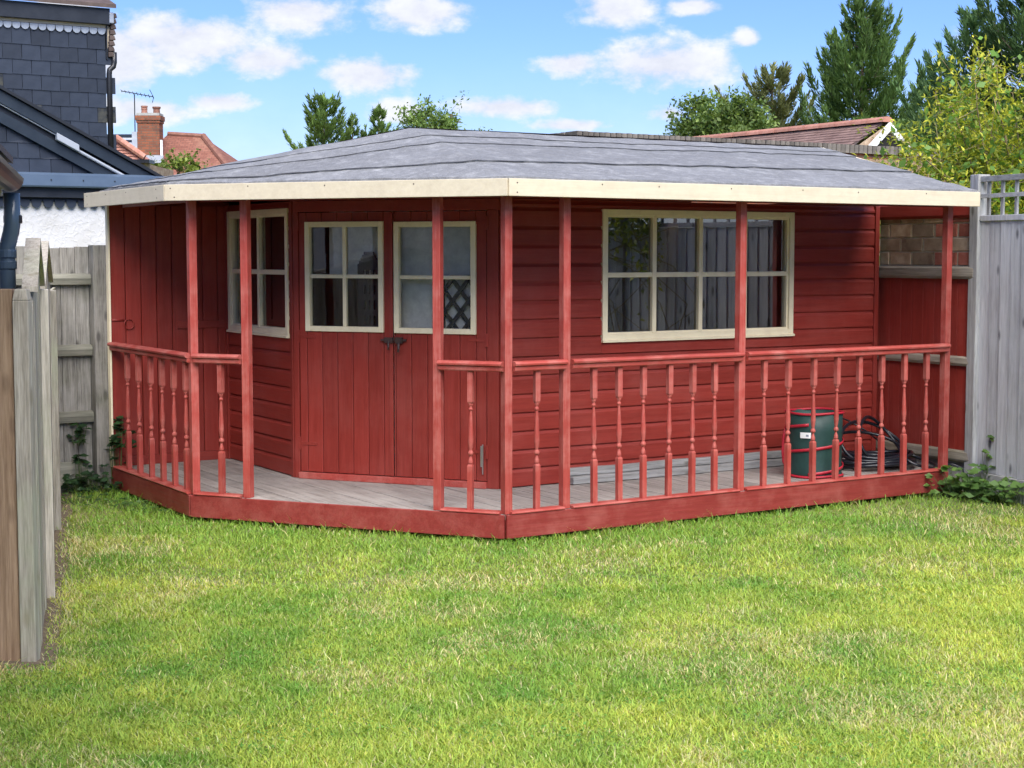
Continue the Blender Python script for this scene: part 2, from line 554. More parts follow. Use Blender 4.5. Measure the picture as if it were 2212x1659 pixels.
# ------------------------------------------------------------------ mesh helpers
class MB:
    def __init__(self):
        self.v, self.f = [], []

    def hexa(self, p):
        i = len(self.v)
        self.v += [tuple(q) for q in p]
        for a in ((0, 3, 2, 1), (4, 5, 6, 7), (0, 1, 5, 4), (1, 2, 6, 5), (2, 3, 7, 6), (3, 0, 4, 7)):
            self.f.append(tuple(i + k for k in a))
        return self

    def box(self, x0, x1, y0, y1, z0, z1):
        return self.hexa([(x0, y0, z0), (x1, y0, z0), (x1, y1, z0), (x0, y1, z0), (x0, y0, z1), (x1, y0, z1), (x1, y1, z1), (x0, y1, z1)])

    def fbox(self, F, u0, u1, n0, n1, z0, z1):
        """a box in a wall frame: u along the wall, n outwards, z up"""
        return self.hexa([F(u0, n1, z0), F(u1, n1, z0), F(u1, n0, z0), F(u0, n0, z0), F(u0, n1, z1), F(u1, n1, z1), F(u1, n0, z1), F(u0, n0, z1)])

    def prism(self, F, u0, u1, prof):
        """profile of (n, z) points swept along u, listed so that the outside faces outwards"""
        i = len(self.v)
        k = len(prof)
        self.v += [tuple(F(u0, n, z)) for n, z in prof] + [tuple(F(u1, n, z)) for n, z in prof]
        for a in range(k):
            b = (a + 1) % k
            self.f.append((i + a, i + b, i + k + b, i + k + a))
        self.f.append(tuple(i + a for a in range(k))[::-1])
        self.f.append(tuple(i + k + a for a in range(k)))
        return self

    def tube(self, pts, r, n=8, caps=True, closed=False):
        P = [Vector(p) for p in pts]
        i = len(self.v)
        m = len(P)
        up = None
        for j, p in enumerate(P):
            if closed:
                d = P[(j + 1) % m] - P[j - 1]
            else:
                d = P[min(j + 1, m - 1)] - P[max(j - 1, 0)]
            d = d.normalized() if d.length > 1e-9 else Vector((0, 0, 1))
            if up is None:
                up = d.orthogonal().normalized()
            up = (up - d * up.dot(d))
            up = up.normalized() if up.length > 1e-6 else d.orthogonal().normalized()
            s = d.cross(up)
            rr = r[j] if isinstance(r, (list, tuple)) else r
            for k in range(n):
                a = 2 * math.pi * k / n
                self.v.append(tuple(p + (up * math.cos(a) + s * math.sin(a)) * rr))
        for j in range(m if closed else m - 1):
            for k in range(n):
                a, b = i + j * n + k, i + j * n + (k + 1) % n
                c, d = i + ((j + 1) % m) * n + (k + 1) % n, i + ((j + 1) % m) * n + k
                self.f.append((a, b, c, d))
        if caps and not closed:
            self.f.append(tuple(i + k for k in range(n))[::-1])
            self.f.append(tuple(i + (m - 1) * n + k for k in range(n)))
        return self

    def lathe(self, prof, n=12, cx=0, cy=0):
        """prof: (r, z) from bottom to top"""
        i = len(self.v)
        for r, z in prof:
            for k in range(n):
                a = 2 * math.pi * k / n
                self.v.append((cx + r * math.cos(a), cy + r * math.sin(a), z))
        m = len(prof)
        for j in range(m - 1):
            for k in range(n):
                self.f.append((i + j * n + k, i + j * n + (k + 1) % n, i + (j + 1) * n + (k + 1) % n, i + (j + 1) * n + k))
        self.f.append(tuple(i + k for k in range(n))[::-1])
        self.f.append(tuple(i + (m - 1) * n + k for k in range(n)))
        return self

    def mesh(self, name, mat, smooth=False):
        me = bpy.data.meshes.new(name)
        me.from_pydata(self.v, [], self.f)
        me.materials.append(MATS[mat])
        if smooth:
            me.polygons.foreach_set('use_smooth', [True] * len(me.polygons))
        me.update()
        return me

    def obj(self, name, mat, parent=None, bevel=0, smooth=False):
        return link(name, self.mesh(name, mat, smooth), parent, bevel)


def link(name, me, parent=None, bevel=0):
    o = bpy.data.objects.new(name, me)
    COL.objects.link(o)
    o.parent = parent
    if bevel:
        b = o.modifiers.new('bevel', 'BEVEL')
        b.width = bevel
        b.segments = 2
        b.limit_method = 'ANGLE'
        b.harden_normals = False
    return o


def thing(name, label, cat, loc=(0, 0, 0), rz=0, group=None):
    o = bpy.data.objects.new(name, None)
    o.empty_display_size = .2
    COL.objects.link(o)
    o.location = loc
    o.rotation_euler = (0, 0, rz)
    return tag(o, label, cat, group)


def tag(o, label, cat, group=None):
    o['label'] = label
    o['category'] = cat
    if group:
        o['group'] = group
    return o


def struct(o):
    o['kind'] = 'structure'
    return o


def stuff(o):
    o['kind'] = 'stuff'
    return o


def frame(p0, p1):
    p0, p1 = Vector(p0).to_2d(), Vector(p1).to_2d()
    d = (p1 - p0).normalized()
    o = Vector((d.y, -d.x))
    L = (p1 - p0).length

    def F(u, n, z):
        q = p0 + d * u + o * n
        return (q.x, q.y, z)
    F.len, F.d, F.o, F.p0 = L, d, o, p0
    return F


def np_mesh(name, verts, facesets, mat, cols=None, parent=None, smooth=False):
    """verts (n,3); facesets: list of int arrays (m,k); cols: per vertex rgb"""
    me = bpy.data.meshes.new(name)
    me.vertices.add(len(verts))
    me.vertices.foreach_set('co', np.ascontiguousarray(verts, dtype=np.float32).ravel())
    loops = np.concatenate([f.ravel() for f in facesets]).astype(np.int32)
    tot = np.concatenate([np.full(len(f), f.shape[1]) for f in facesets]).astype(np.int32)
    start = np.concatenate([[0], np.cumsum(tot)[:-1]]).astype(np.int32)
    me.loops.add(len(loops))
    me.loops.foreach_set('vertex_index', loops)
    me.polygons.add(len(tot))
    me.polygons.foreach_set('loop_start', start)
    me.polygons.foreach_set('loop_total', tot)
    me.update(calc_edges=True)
    if cols is not None:
        ca = me.color_attributes.new('leafcol', 'FLOAT_COLOR', 'POINT')
        c4 = np.ones((len(verts), 4), np.float32)
        c4[:, :3] = cols
        ca.data.foreach_set('color', c4.ravel())
    if smooth:
        me.polygons.foreach_set('use_smooth', [True] * len(tot))
    me.materials.append(MATS[mat])
    return link(name, me, parent)


_VT = {}


def vnoise(x, y, seed=0):
    """smooth value noise on a grid, vectorised"""
    if seed not in _VT:
        _VT[seed] = np.random.default_rng(seed).random((64, 64))
    T = _VT[seed]
    xi, yi = np.floor(x).astype(int), np.floor(y).astype(int)
    fx, fy = x - xi, y - yi
    fx, fy = fx * fx * (3 - 2 * fx), fy * fy * (3 - 2 * fy)
    g = lambda a, b: T[a % 64, b % 64]
    return (g(xi, yi) * (1 - fx) + g(xi + 1, yi) * fx) * (1 - fy) + (g(xi, yi + 1) * (1 - fx) + g(xi + 1, yi + 1) * fx) * fy


def fbm(x, y, seed=0, oct=4):
    s, a, t = 0, 1, 0
    for k in range(oct):
        s = s + a * vnoise(x * 2 ** k + 13.7 * k, y * 2 ** k + 5.1 * k, seed + k)
        t += a
        a *= .55
    return s / t


def unit(v):
    return v / np.maximum(np.linalg.norm(v, axis=1, keepdims=True), 1e-9)


def leaf_cards(pos, direc, normal, length, width, bend=0.0):
    """kite shaped leaves: 4 points each, base at pos, along direc"""
    n = len(pos)
    d = unit(direc)
    s = unit(np.cross(d, normal))
    nn = np.cross(s, d)
    L, Wd = np.asarray(length).reshape(-1, 1), np.asarray(width).reshape(-1, 1)
    v = np.empty((n, 4, 3))
    v[:, 0] = pos
    v[:, 1] = pos + d * L * .45 + s * Wd * .5 + nn * bend * L
    v[:, 2] = pos + d * L
    v[:, 3] = pos + d * L * .45 - s * Wd * .5 + nn * bend * L
    f = np.arange(n * 4).reshape(n, 4)
    return v.reshape(-1, 3), f


# ------------------------------------------------------------------ plan of the summerhouse (metres)
CX, CY = -0.039, 9.408
ROT = R(90 - 58.085)
E1 = np.array([math.cos(ROT), math.sin(ROT)])
E2 = np.array([-math.sin(ROT), math.cos(ROT)])


def W(a, b, z=0.0):
    q = np.array([CX, CY]) + a * E1 + b * E2
    return (float(q[0]), float(q[1]), float(z))


p, q = 1.292, 1.754
A, B, C, D = (-p, 3.263), (-p, q), (0., 0.), (3.74, 0.)
E_, F_, G_ = (.529, .92), (-.379, 2.141), (-.379, 3.373)
WEND = 3.905
BACK = 3.373
ZD = .177
ZR = 1.09
ZE, ZT = 2.057, 2.152
OV = .166

# ------------------------------------------------------------------ ground
gm = MB()
gm.v = [(-400, -60, 0), (400, -60, 0), (400, 1200, 0), (-400, 1200, 0)]
gm.f = [(0, 1, 2, 3)]
struct(gm.obj('ground', 'lawn_ground'))


def fence_x(y):
    return -2.018 - .262 * (y - 6.69)


def build_grass():
    # blades over the lawn in view and a margin around it
    def sample(n, y0, y1):
        y = rng.uniform(y0, y1, n)
        half = .345 * y + 1.1
        x = rng.uniform(-1, 1, n) * half
        return x, y
    xs, ys = [], []
    for n, y0, y1 in ((270000, 4.3, 6.2), (230000, 6.2, 8.2), (120000, 8.2, 10.4), (50000, 10.4, 12.2)):
        x, y = sample(n, y0, y1)
        xs.append(x)
        ys.append(y)
    x, y = np.concatenate(xs), np.concatenate(ys)
    # keep off the deck, the fence line and bare ground
    rel = np.stack([x - CX, y - CY], 1)
    a, b = rel @ E1, rel @ E2
    front_b = np.where(a < 0, -a * q / p, 0.0)
    indeck = (b > front_b + .0) & (a > -p - .0)
    dl = np.where(y < 6.6, np.maximum(np.hypot(np.maximum(x + 2.01, 0), 6.62 - y), .05) * np.where(x > -2.4, 1, 3), x - fence_x(y))
    bare = fbm(x * 1.2, y * 1.2, 3)
    keep = ~indeck & (dl > .02) & (rng.random(len(x)) < np.clip((dl - .0) / .14, .25, 1)) & (rng.random(len(x)) < np.clip(1.45 - np.clip(bare - .5, 0, 1) * 3.2, .35, 1))
    rfx = 3.32 + (11.48 - y) * .387
    keep &= x < rfx - .02
    x, y, dl = x[keep], y[keep], dl[keep]
    n = len(x)
    tuft = fbm(x * 4.5, y * 4.5, 21, 3)
    h = rng.uniform(.010, .026, n) * (.55 + tuft) * np.where(rng.random(n) < .04, 1.7, 1.0)
    h *= np.where(y > 8.8, 1.25, 1.0)
    # longer uncut fringe against the deck fascia
    rel = np.stack([x - CX, y - CY], 1)
    a, b = rel @ E1, rel @ E2
    fb = np.where(a < 0, -a * q / p, 0.0)
    gap = fb - b
    fringe = (gap < .10) & (a > -1.6)
    h = np.where(fringe, h * rng.uniform(1.0, 2.0, n), h)
    ang = rng.uniform(0, 2 * np.pi, n)
    lean = rng.uniform(.3, 2.0, n) * h
    w = rng.uniform(.0012, .0028, n) * (1 + .25 * (y > 8))
    dx, dy = np.cos(ang), np.sin(ang)
    sx, sy = -dy, dx
    base = np.stack([x, y, np.zeros(n)], 1)
    side = np.stack([sx, sy, np.zeros(n)], 1) * w[:, None]
    mid = base + np.stack([dx * lean * .35, dy * lean * .35, h * .62], 1)
    tip = base + np.stack([dx * lean, dy * lean, h], 1)
    v = np.stack([base - side, base + side, mid + side * .85, mid - side * .85, tip], 1)
    i = np.arange(n)[:, None] * 5
    quads = i + np.array([[0, 1, 2, 3]])
    tris = i + np.array([[3, 2, 4]])
    # colour: fresh green, yellow green, straw patches
    big = fbm(x * .9 + 3, y * .9, 5, 3)
    sm = fbm(x * 3.4, y * 3.4, 8, 4)
    t = np.clip((big * .45 + sm * .55 - .30) / .36, 0, 1)
    # distance to the front edge of the deck
    poly = [W(*A)[:2], W(*B)[:2], W(*C)[:2], W(*D)[:2]]
    dist = np.full(n, 9.)
    for (x0, y0), (x1, y1) in zip(poly[:-1], poly[1:]):
        ex, ey = x1 - x0, y1 - y0
        u = np.clip(((x - x0) * ex + (y - y0) * ey) / (ex * ex + ey * ey), 0, 1)
        dist = np.minimum(dist, np.hypot(x - x0 - u * ex, y - y0 - u * ey))
    near_house = np.clip((dist - .15 - .5 * (big - .5)) / 1.0, 0, 1)
    t = t * (.25 + .75 * near_house)
    g0 = np.array([.190, .370, .062])
    g1 = np.array([.500, .590, .115])
    st = np.array([.72, .68, .36])
    c = g0 + (g1 - g0) * t[:, None]
    dry = fbm(x * 1.7 + 40, y * 1.7, 31, 4)
    pd = np.clip((dry - .50) / .25, 0, 1) * .42 + .07 + .35 * np.clip(1 - dl / .3, 0, 1)
    isdry = rng.random(n) < pd * np.where(near_house > .3, 1, .35)
    c = np.where(isdry[:, None], st * rng.uniform(.7, 1.0, n)[:, None], c)
    c = c * rng.uniform(.72, 1.25, n)[:, None]
    c[:, 0] *= rng.uniform(.85, 1.2, n)
    cols = np.repeat(c, 5, axis=0)
    v = v.reshape(-1, 3)
    # clover and plantain leaves lying low in patches
    m_ = 60000
    ci = rng.integers(0, n, m_)
    cl = fbm(x[ci] * 2.1 + 9, y[ci] * 2.1 + 2, 51, 3)
    ci = ci[(cl > .52) & (dist[ci] > .05)][:16000]
    k_ = len(ci)
    cp = np.stack([x[ci], y[ci], rng.uniform(.008, .022, k_)], 1)
    cd = np.stack([rng.normal(0, 1, k_), rng.normal(0, 1, k_), rng.normal(.1, .25, k_)], 1)
    cn = np.array([0, 0, 1.]) + rng.normal(0, .3, (k_, 3))
    sz = rng.uniform(.008, .016, k_)
    lv, lf = leaf_cards(cp, cd, cn, sz, sz * .8, .05)
    cc_ = np.array([.14, .30, .06]) * rng.uniform(.75, 1.35, (k_, 1))
    lf = lf + len(v)
    v = np.concatenate([v, lv])
    cols = np.concatenate([cols, np.repeat(cc_, 4, axis=0)])
    quads = np.concatenate([quads, lf])
    o = np_mesh('grass', v, [quads, tris], 'grass_blade', cols)
    o['label'] = 'short patchy green and yellow lawn grass in front of the red summerhouse'
    o['category'] = 'grass'
    stuff(o)


build_grass()

# soil along the foot of the left fence
sm = MB()
N_ = 24
for i in range(N_ + 1):
    y = 6.5 + i * (11.9 - 6.5) / N_
    wv = .05 + .06 * vnoise(np.array([y * 1.7]), np.array([.3]), 4)[0]
    sm.v += [(fence_x(y) - .4, y, .004), (fence_x(y) + wv, y, .004)]
for i in range(N_):
    sm.f.append((2 * i, 2 * i + 1, 2 * i + 3, 2 * i + 2))
struct(sm.obj('soil_strip', 'soil'))

# ------------------------------------------------------------------ SUMMERHOUSE
SH = thing('summerhouse', 'red timber corner summerhouse with cream windows, grey felt roof and balustraded veranda', 'summerhouse', (CX, CY, 0), ROT)


def part(name, parent=SH):
    """a part that only groups pieces"""
    o = bpy.data.objects.new(name, None)
    o.empty_display_size = .1
    COL.objects.link(o)
    o.parent = parent
    return o


fAB, fBC, fCD = frame(A, B), frame(B, C), frame(C, D)
fW1, fLW, fDW, fRW = frame((-p, BACK), G_), frame(G_, F_), frame(F_, E_), frame(E_, (WEND, E_[1]))

# ---- deck boards (run back from the front edge)
deck = part('deck')


def front_b(a):
    return -a * q / p if a < 0 else 0.0


def wall_b(a):
    if a < F_[0]:
        return BACK
    if a < E_[0]:
        t = (a - F_[0]) / (E_[0] - F_[0])
        return F_[1] + (E_[1] - F_[1]) * t
    return E_[1]


a = -p + .004
BW = .118
while a < D[0] - .01:
    a1 = min(a + BW - .006, D[0])
    m = MB()
    fa, fb_, wa, wb = front_b(a), front_b(a1), max(wall_b(a), wall_b(a1)) + .02, max(wall_b(a), wall_b(a1)) + .02
    z0, z1 = ZD - .03, ZD + rnd.uniform(-.0015, .0015)
    if a < 0 < a1:
        fb_ = fa * .0
    m.hexa([(a, fa + .004, z0), (a1, fb_ + .004, z0), (a1, wb, z0), (a, wa, z0), (a, fa + .004, z1), (a1, fb_ + .004, z1), (a1, wb, z1), (a, wa, z1)])
    m.obj('deck_board', 'deck_wood', deck, .002)
    a += BW
# dark sheet standing for the shade under the boards, nothing bright shows through
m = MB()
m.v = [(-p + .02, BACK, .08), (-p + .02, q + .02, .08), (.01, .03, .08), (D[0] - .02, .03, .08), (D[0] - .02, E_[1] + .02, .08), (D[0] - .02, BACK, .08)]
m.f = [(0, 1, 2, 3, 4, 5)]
m.obj('under_deck_shade', 'dark_void', deck)

# ---- base fascia boards and their nosing
for F, u0, u1, mt, nm in ((fAB, -.05, fAB.len, 'red_base_y', 1), (fBC, 0.0, fBC.len, 'red_base_x', 1), (fCD, 0.0, fCD.len - .02, 'red_base_x', 1)):
    m = MB().fbox(F, u0, u1 - .003, -.002, .022, .035, ZD - .002)
    m.obj('base_fascia', mt, SH, .003)
m = MB().box(D[0] - .018, D[0] + .002, .0, E_[1], .035, ZD - .002)
m.obj('base_fascia', 'red_base_y', SH, .003)
for F, segs, mt in ((fAB, [(-.02, fAB.len - .03)], 'red_faded_y'), (fBC, [(.03, .37), (1.765, fBC.len - .03)], 'red_faded_x'),
                    (fCD, [(.03, .41), (.472, 1.785), (1.845, 3.68)], 'red_faded_x')):
    for u0, u1 in segs:
        m = MB().prism(F, u0, u1, [(-.05, ZD + .001), (.024, ZD + .001), (.028, ZD + .008), (.022, ZD + .017), (-.05, ZD + .017)])
        m.obj('bottom_rail', mt, SH)

# ---- posts
PS = .0515


def post_mesh():
    return MB().box(-PS / 2, PS / 2, -PS / 2, PS / 2, 0, 1).mesh('post', 'red_faded_z')


pm = None
POSTS = [((B[0] + .026, B[1] + .012), 0), (tuple(fBC(.403, -.028, 0)[:2]), math.atan2(fBC.d.y, fBC.d.x)), (tuple(fBC(1.731, -.028, 0)[:2]), math.atan2(fBC.d.y, fBC.d.x)),
         ((.024, .026), 0), ((.44, .028), 0), ((1.814, .028), 0), ((3.71, .028), 0)]
for (pa, pb), rz in POSTS:
    m = MB().box(-PS / 2, PS / 2, -PS / 2, PS / 2, ZD, ZE + .03)
    o = m.obj('veranda_post', 'red_faded_z', SH, .003)
    o.location = (pa, pb, 0)
    o.rotation_euler = (0, 0, rz)

# ---- balustrades: handrail plus turned balusters
BS = .033
Z0, Z1 = ZD + .016, ZR - .04
HB = Z1 - Z0


def baluster_mesh():
    m = MB()
    s = BS / 2
    lo, hi = Z0 + .275, Z0 + .640
    for z0, z1, c0, c1 in ((Z0, lo, 1, .72), (hi, Z1, .72, 1)):
        zs = [(z0, s * c0)] if c0 == 1 else [(z0, s * c0), (z0 + .012, s)]
        zs += [(z1, s)] if c1 == 1 else [(z1 - .012, s), (z1, s * c1)]
        i = len(m.v)
        for z, k in zs:
            m.v += [(-k, -k, z), (k, -k, z), (k, k, z), (-k, k, z)]
        for j in range(len(zs) - 1):
            for k in range(4):
                m.f.append((i + j * 4 + k, i + j * 4 + (k + 1) % 4, i + j * 4 + 4 + (k + 1) % 4, i + j * 4 + 4 + k))
        m.f.append((i + 3, i + 2, i + 1, i))
        t = i + (len(zs) - 1) * 4
        m.f.append((t, t + 1, t + 2, t + 3))
    tl = hi - lo
    prof = [(.010, lo - .002), (.0155, lo + .008), (.0145, lo + .022), (.0075, lo + .047), (.0085, lo + .052), (.0165, lo + .060), (.0175, lo + .068), (.0145, lo + .077), (.0095, lo + .084),
            (.0125, lo + .100), (.0168, lo + .135), (.0165, lo + .165), (.0140, lo + .215), (.0105, lo + .275), (.0082, lo + .315), (.0085, lo + .320), (.0135, lo + .327), (.0140, lo + .334),
            (.0090, lo + .342), (.0095, lo + .350), (.0135, hi - .008), (.0135, hi + .002)]
    m.lathe(prof, 10)
    me = m.mesh('baluster', 'red_faded_z')
    return me


bal_me = baluster_mesh()
rail_prof = [(-.030, ZR - .030), (.022, ZR - .030), (.034, ZR - .024), (.036, ZR - .014), (.028, ZR - .003), (.008, ZR), (-.020, ZR), (-.040, ZR - .006), (-.046, ZR - .018), (-.040, ZR - .028)]
sub_prof = [(-.026, ZR - .058), (.016, ZR - .058), (.020, ZR - .052), (.020, ZR - .030), (-.030, ZR - .030), (-.030, ZR - .052)]


def balustrade(F, u0, u1, us, mt, rz):
    g = part('balustrade')
    MB().prism(F, u0, u1, rail_prof).obj('handrail', mt, g)
    MB().prism(F, u0 + .003, u1 - .003, [(n, z - .001) for n, z in sub_prof]).obj('rail_moulding', mt, g)
    for u in us:
        o = link('baluster', bal_me, g)
        x, y, _ = F(u, -.014, 0)
        o.location = (x, y, rnd.uniform(-.001, .001))
        o.rotation_euler = (rnd.uniform(-.006, .006), rnd.uniform(-.006, .006), rz + rnd.uniform(-.09, .09))


angBC = math.atan2(fBC.d.y, fBC.d.x)
balustrade(fAB, -.075, fAB.len - .005, [3.263 - b for b in (3.042, 2.801, 2.56, 2.327, 2.103, 1.877)], 'red_faded_y', 0)
balustrade(fBC, .028, .377, [.215], 'red_faded_x', angBC)
balustrade(fBC, 1.748, fBC.len - .012, [1.945], 'red_faded_x', angBC)
balustrade(fCD, .052, .425, [.229], 'red_faded_x', 0)
balustrade(fCD, .468, 1.806, [.652, .841, 1.027, 1.223, 1.413, 1.599], 'red_faded_x', 0)
balustrade(fCD, 1.842, 3.702, [2.013, 2.223, 2.446, 2.652, 2.867, 3.087, 3.302, 3.517], 'red_faded_x', 0)

# ---- walls
PITCH = .1235


def shiplap(F, wall, holes, u0, u1, zb, zt, mt, ztop_skip=None):
    """horizontal boards, interrupted at the holes (u0,u1,z0,z1)"""
    z = zb
    while z < zt - .01:
        z1 = min(z + PITCH, zt)
        segs = [(u0, u1)]
        for (h0, h1, hz0, hz1) in holes:
            if z1 > hz0 + .004 and z < hz1 - .004:
                ns = []
                for s0, s1 in segs:
                    if h0 > s0:
                        ns.append((s0, min(h0, s1)))
                    if h1 < s1:
                        ns.append((max(h1, s0), s1))
                segs = ns
        t = rnd.uniform(-.0008, .0008)
        for (h0, h1, hz0, hz1) in holes:
            for c0, c1 in ((z, min(z1, hz0)), (max(z, hz1), z1)):
                if z1 > hz0 + .004 and z < hz1 - .004 and c1 - c0 > .004:
                    MB().prism(F, h0 + .001, h1 - .001, [(-.004, c0 - .004), (.018 + t, c0 - .004), (.018 + t, c1), (-.004, c1)]).obj('weatherboard', mt, wall)
        for s0, s1 in segs:
            if s1 - s0 < .01:
                continue
            m = MB().prism(F, s0, s1, [(-.004, z - .004), (.017 + t, z - .004), (.018 + t, z), (.018 + t, z1 - .034), (.010 + t, z1 - .022), (.004 + t, z1 - .012), (.003 + t, z1), (-.004, z1)])
            m.obj('weatherboard', mt, wall)
        z = z1


def window(F, u0, u1, z0, z1, nx, name='window', parent=SH, fw=.042, bw=.03, proud=.03, mt='x', sill=True, label=None):
    g = part(name, parent)
    if label:
        g['label'] = label
    cz, cx = 'cream_z', 'cream_' + mt
    MB().fbox(F, u0, u0 + fw, -.03, proud, z0, z1).obj('frame_stile', cz, g, .003)
    MB().fbox(F, u1 - fw, u1, -.03, proud, z0, z1).obj('frame_stile', cz, g, .003)
    MB().fbox(F, u0 + fw, u1 - fw, -.03, proud - .002, z1 - fw, z1).obj('frame_rail', cx, g, .003)
    MB().fbox(F, u0 + fw, u1 - fw, -.03, proud - .002, z0, z0 + fw).obj('frame_rail', cx, g, .003)
    if sill:
        m = MB().prism(F, u0 - .004, u1 + .004, [(-.01, z0 - .012), (proud + .012, z0 - .012), (proud + .014, z0 + .001), (proud + .001, z0 + .006), (-.01, z0 + .006)])
        m.obj('sill', cx, g)
    zm = (z0 + z1) / 2
    iw = u1 - u0 - 2 * fw
    pw = iw / nx
    # small chamfered inner bead
    for (b0, b1, c0, c1) in ((u0 + fw, u0 + fw + .012, z0 + fw, z1 - fw), (u1 - fw - .012, u1 - fw, z0 + fw, z1 - fw)):
        MB().fbox(F, b0, b1, -.03, .012, c0, c1).obj('glazing_bead', cz, g)
    for (c0, c1) in ((z0 + fw, z0 + fw + .012), (z1 - fw - .012, z1 - fw)):
        MB().fbox(F, u0 + fw + .012, u1 - fw - .012, -.03, .012, c0, c1).obj('glazing_bead', cx, g)
    for k in range(1, nx):
        uc = u0 + fw + pw * k
        m = MB()
        m.fbox(F, uc - bw / 2, uc + bw / 2, -.022, .016, z0 + fw, z1 - fw)
        m.obj('glazing_bar', cz, g, .004)
    for k in range(nx):
        s0 = u0 + fw + pw * k + (bw / 2 if k else 0)
        s1 = u0 + fw + pw * (k + 1) - (bw / 2 if k < nx - 1 else 0)
        MB().fbox(F, s0, s1, -.020, .014, zm - bw / 2, zm + bw / 2).obj('glazing_bar', cx, g, .004)
        for c0, c1 in ((z0 + fw, zm - bw / 2), (zm + bw / 2, z1 - fw)):
            m = MB()
            i = len(m.v)
            t = rnd.uniform(-.0004, .0004)
            m.v += [F(s0, -.012 + t, c0), F(s1, -.012 - t, c0), F(s1, -.012 - t * .5, c1), F(s0, -.012 + t, c1)]
            m.f.append((0, 1, 2, 3))
            m.obj('pane', 'window_glass', g)
    return g


# right hand window wall
rw = part('wall')
RW_U = lambda a: a - E_[0]
WIN_R = (RW_U(1.328), RW_U(3.044), 1.135, 2.029)
shiplap(fRW, rw, [WIN_R], .035, fRW.len - .04, ZD + .012, ZE + .03, 'red_wall_x')
window(fRW, *WIN_R, 4, mt='x', proud=.032, bw=.034, label='wide eight pane cream window')
MB().fbox(fRW, fRW.len - .042, fRW.len, -.004, .030, ZD, ZE + .03).obj('corner_trim', 'red_wall_z', SH, .003)
MB().fbox(fRW, -.012, .034, -.004, .024, ZD, ZE + .03).obj('corner_trim', 'red_wall_z', SH, .003)

# left narrow window wall (between the vertical boards and the doors)
lw = part('wall')
WIN_L = (.065, 1.160, 1.155, 2.041)
shiplap(fLW, lw, [WIN_L], .045, fLW.len - .05, ZD + .012, ZE + .03, 'red_wall_y')
window(fLW, *WIN_L, 2, mt='y', proud=.030, bw=.034, label='four pane cream window beside the doors')
MB().fbox(fLW, -.0, .045, -.004, .030, ZD, ZE + .03).obj('corner_trim', 'red_wall_z', SH, .003)
MB().fbox(fLW, fLW.len - .048, fLW.len - .006, -.004, .026, ZD, ZE + .03).obj('corner_trim', 'red_wall_z', SH, .003)

# back wall of the left veranda: vertical boards
vw = part('wall')
u = 0.0
k = 0
while u < fW1.len - .02:
    w_ = .118
    u1 = min(u + w_ - .0035, fW1.len)
    pr = [(u, -.004), (u1, -.004), (u1, .010), (u1 - .006, .016), (u + .006, .016), (u, .010)]
    m = MB()
    i = 0
    m.v = [fW1(a_, b_, ZD + .07) for a_, b_ in pr] + [fW1(a_, b_, ZE + .02) for a_, b_ in pr]
    m.f = [(j, (j + 1) % 6, 6 + (j + 1) % 6, 6 + j) for j in range(6)] + [(6, 7, 8, 9, 10, 11), (5, 4, 3, 2, 1, 0)]
    m.obj('upright_board', 'red_wall_z', vw)
    u += w_
    k += 1
MB().fbox(fW1, 0, fW1.len, -.004, .020, ZD, ZD + .068).obj('skirting', 'red_wall_x', vw, .003)
MB().fbox(fW1, .50, .885, .017, .030, 1.175, 1.23).obj('ledge', 'red_wall_x', vw, .003)
MB().fbox(fW1, -.014, .0, -.02, .03, ZD, ZE + .02).obj('edge_strip', 'cream_z', vw)
m = MB()
x0, y0, _ = fW1(.135, .022, 0)
m.tube([(x0 + .036 * math.cos(t), y0, 1.215 + .036 * math.sin(t)) for t in np.linspace(0, 2 * math.pi, 20, endpoint=False)], .0045, 6, closed=True)
m.fbox(fW1, .0, .10, .016, .021, 1.238, 1.255)
m.obj('ring_latch', 'red_wall_x', vw, smooth=True)

# diagonal wall: head board, jambs and the two doors
dw = part('wall')
DL = fDW.len
MB().fbox(fDW, -.004, DL + .004, -.004, .022, 2.012, ZE + .03).obj('head_board', 'red_wall_x', dw, .003)
MB().fbox(fDW, -.004, .036, -.004, .026, ZD, 2.012).obj('jamb', 'red_wall_z', dw, .003)
MB().fbox(fDW, 1.436, DL - .004, -.004, .024, ZD, 2.012).obj('jamb', 'red_wall_z', dw, .003)
MB().fbox(fDW, .036, 1.436, -.004, .050, ZD, ZD + .044).obj('threshold', 'red_faded_x', dw, .004)


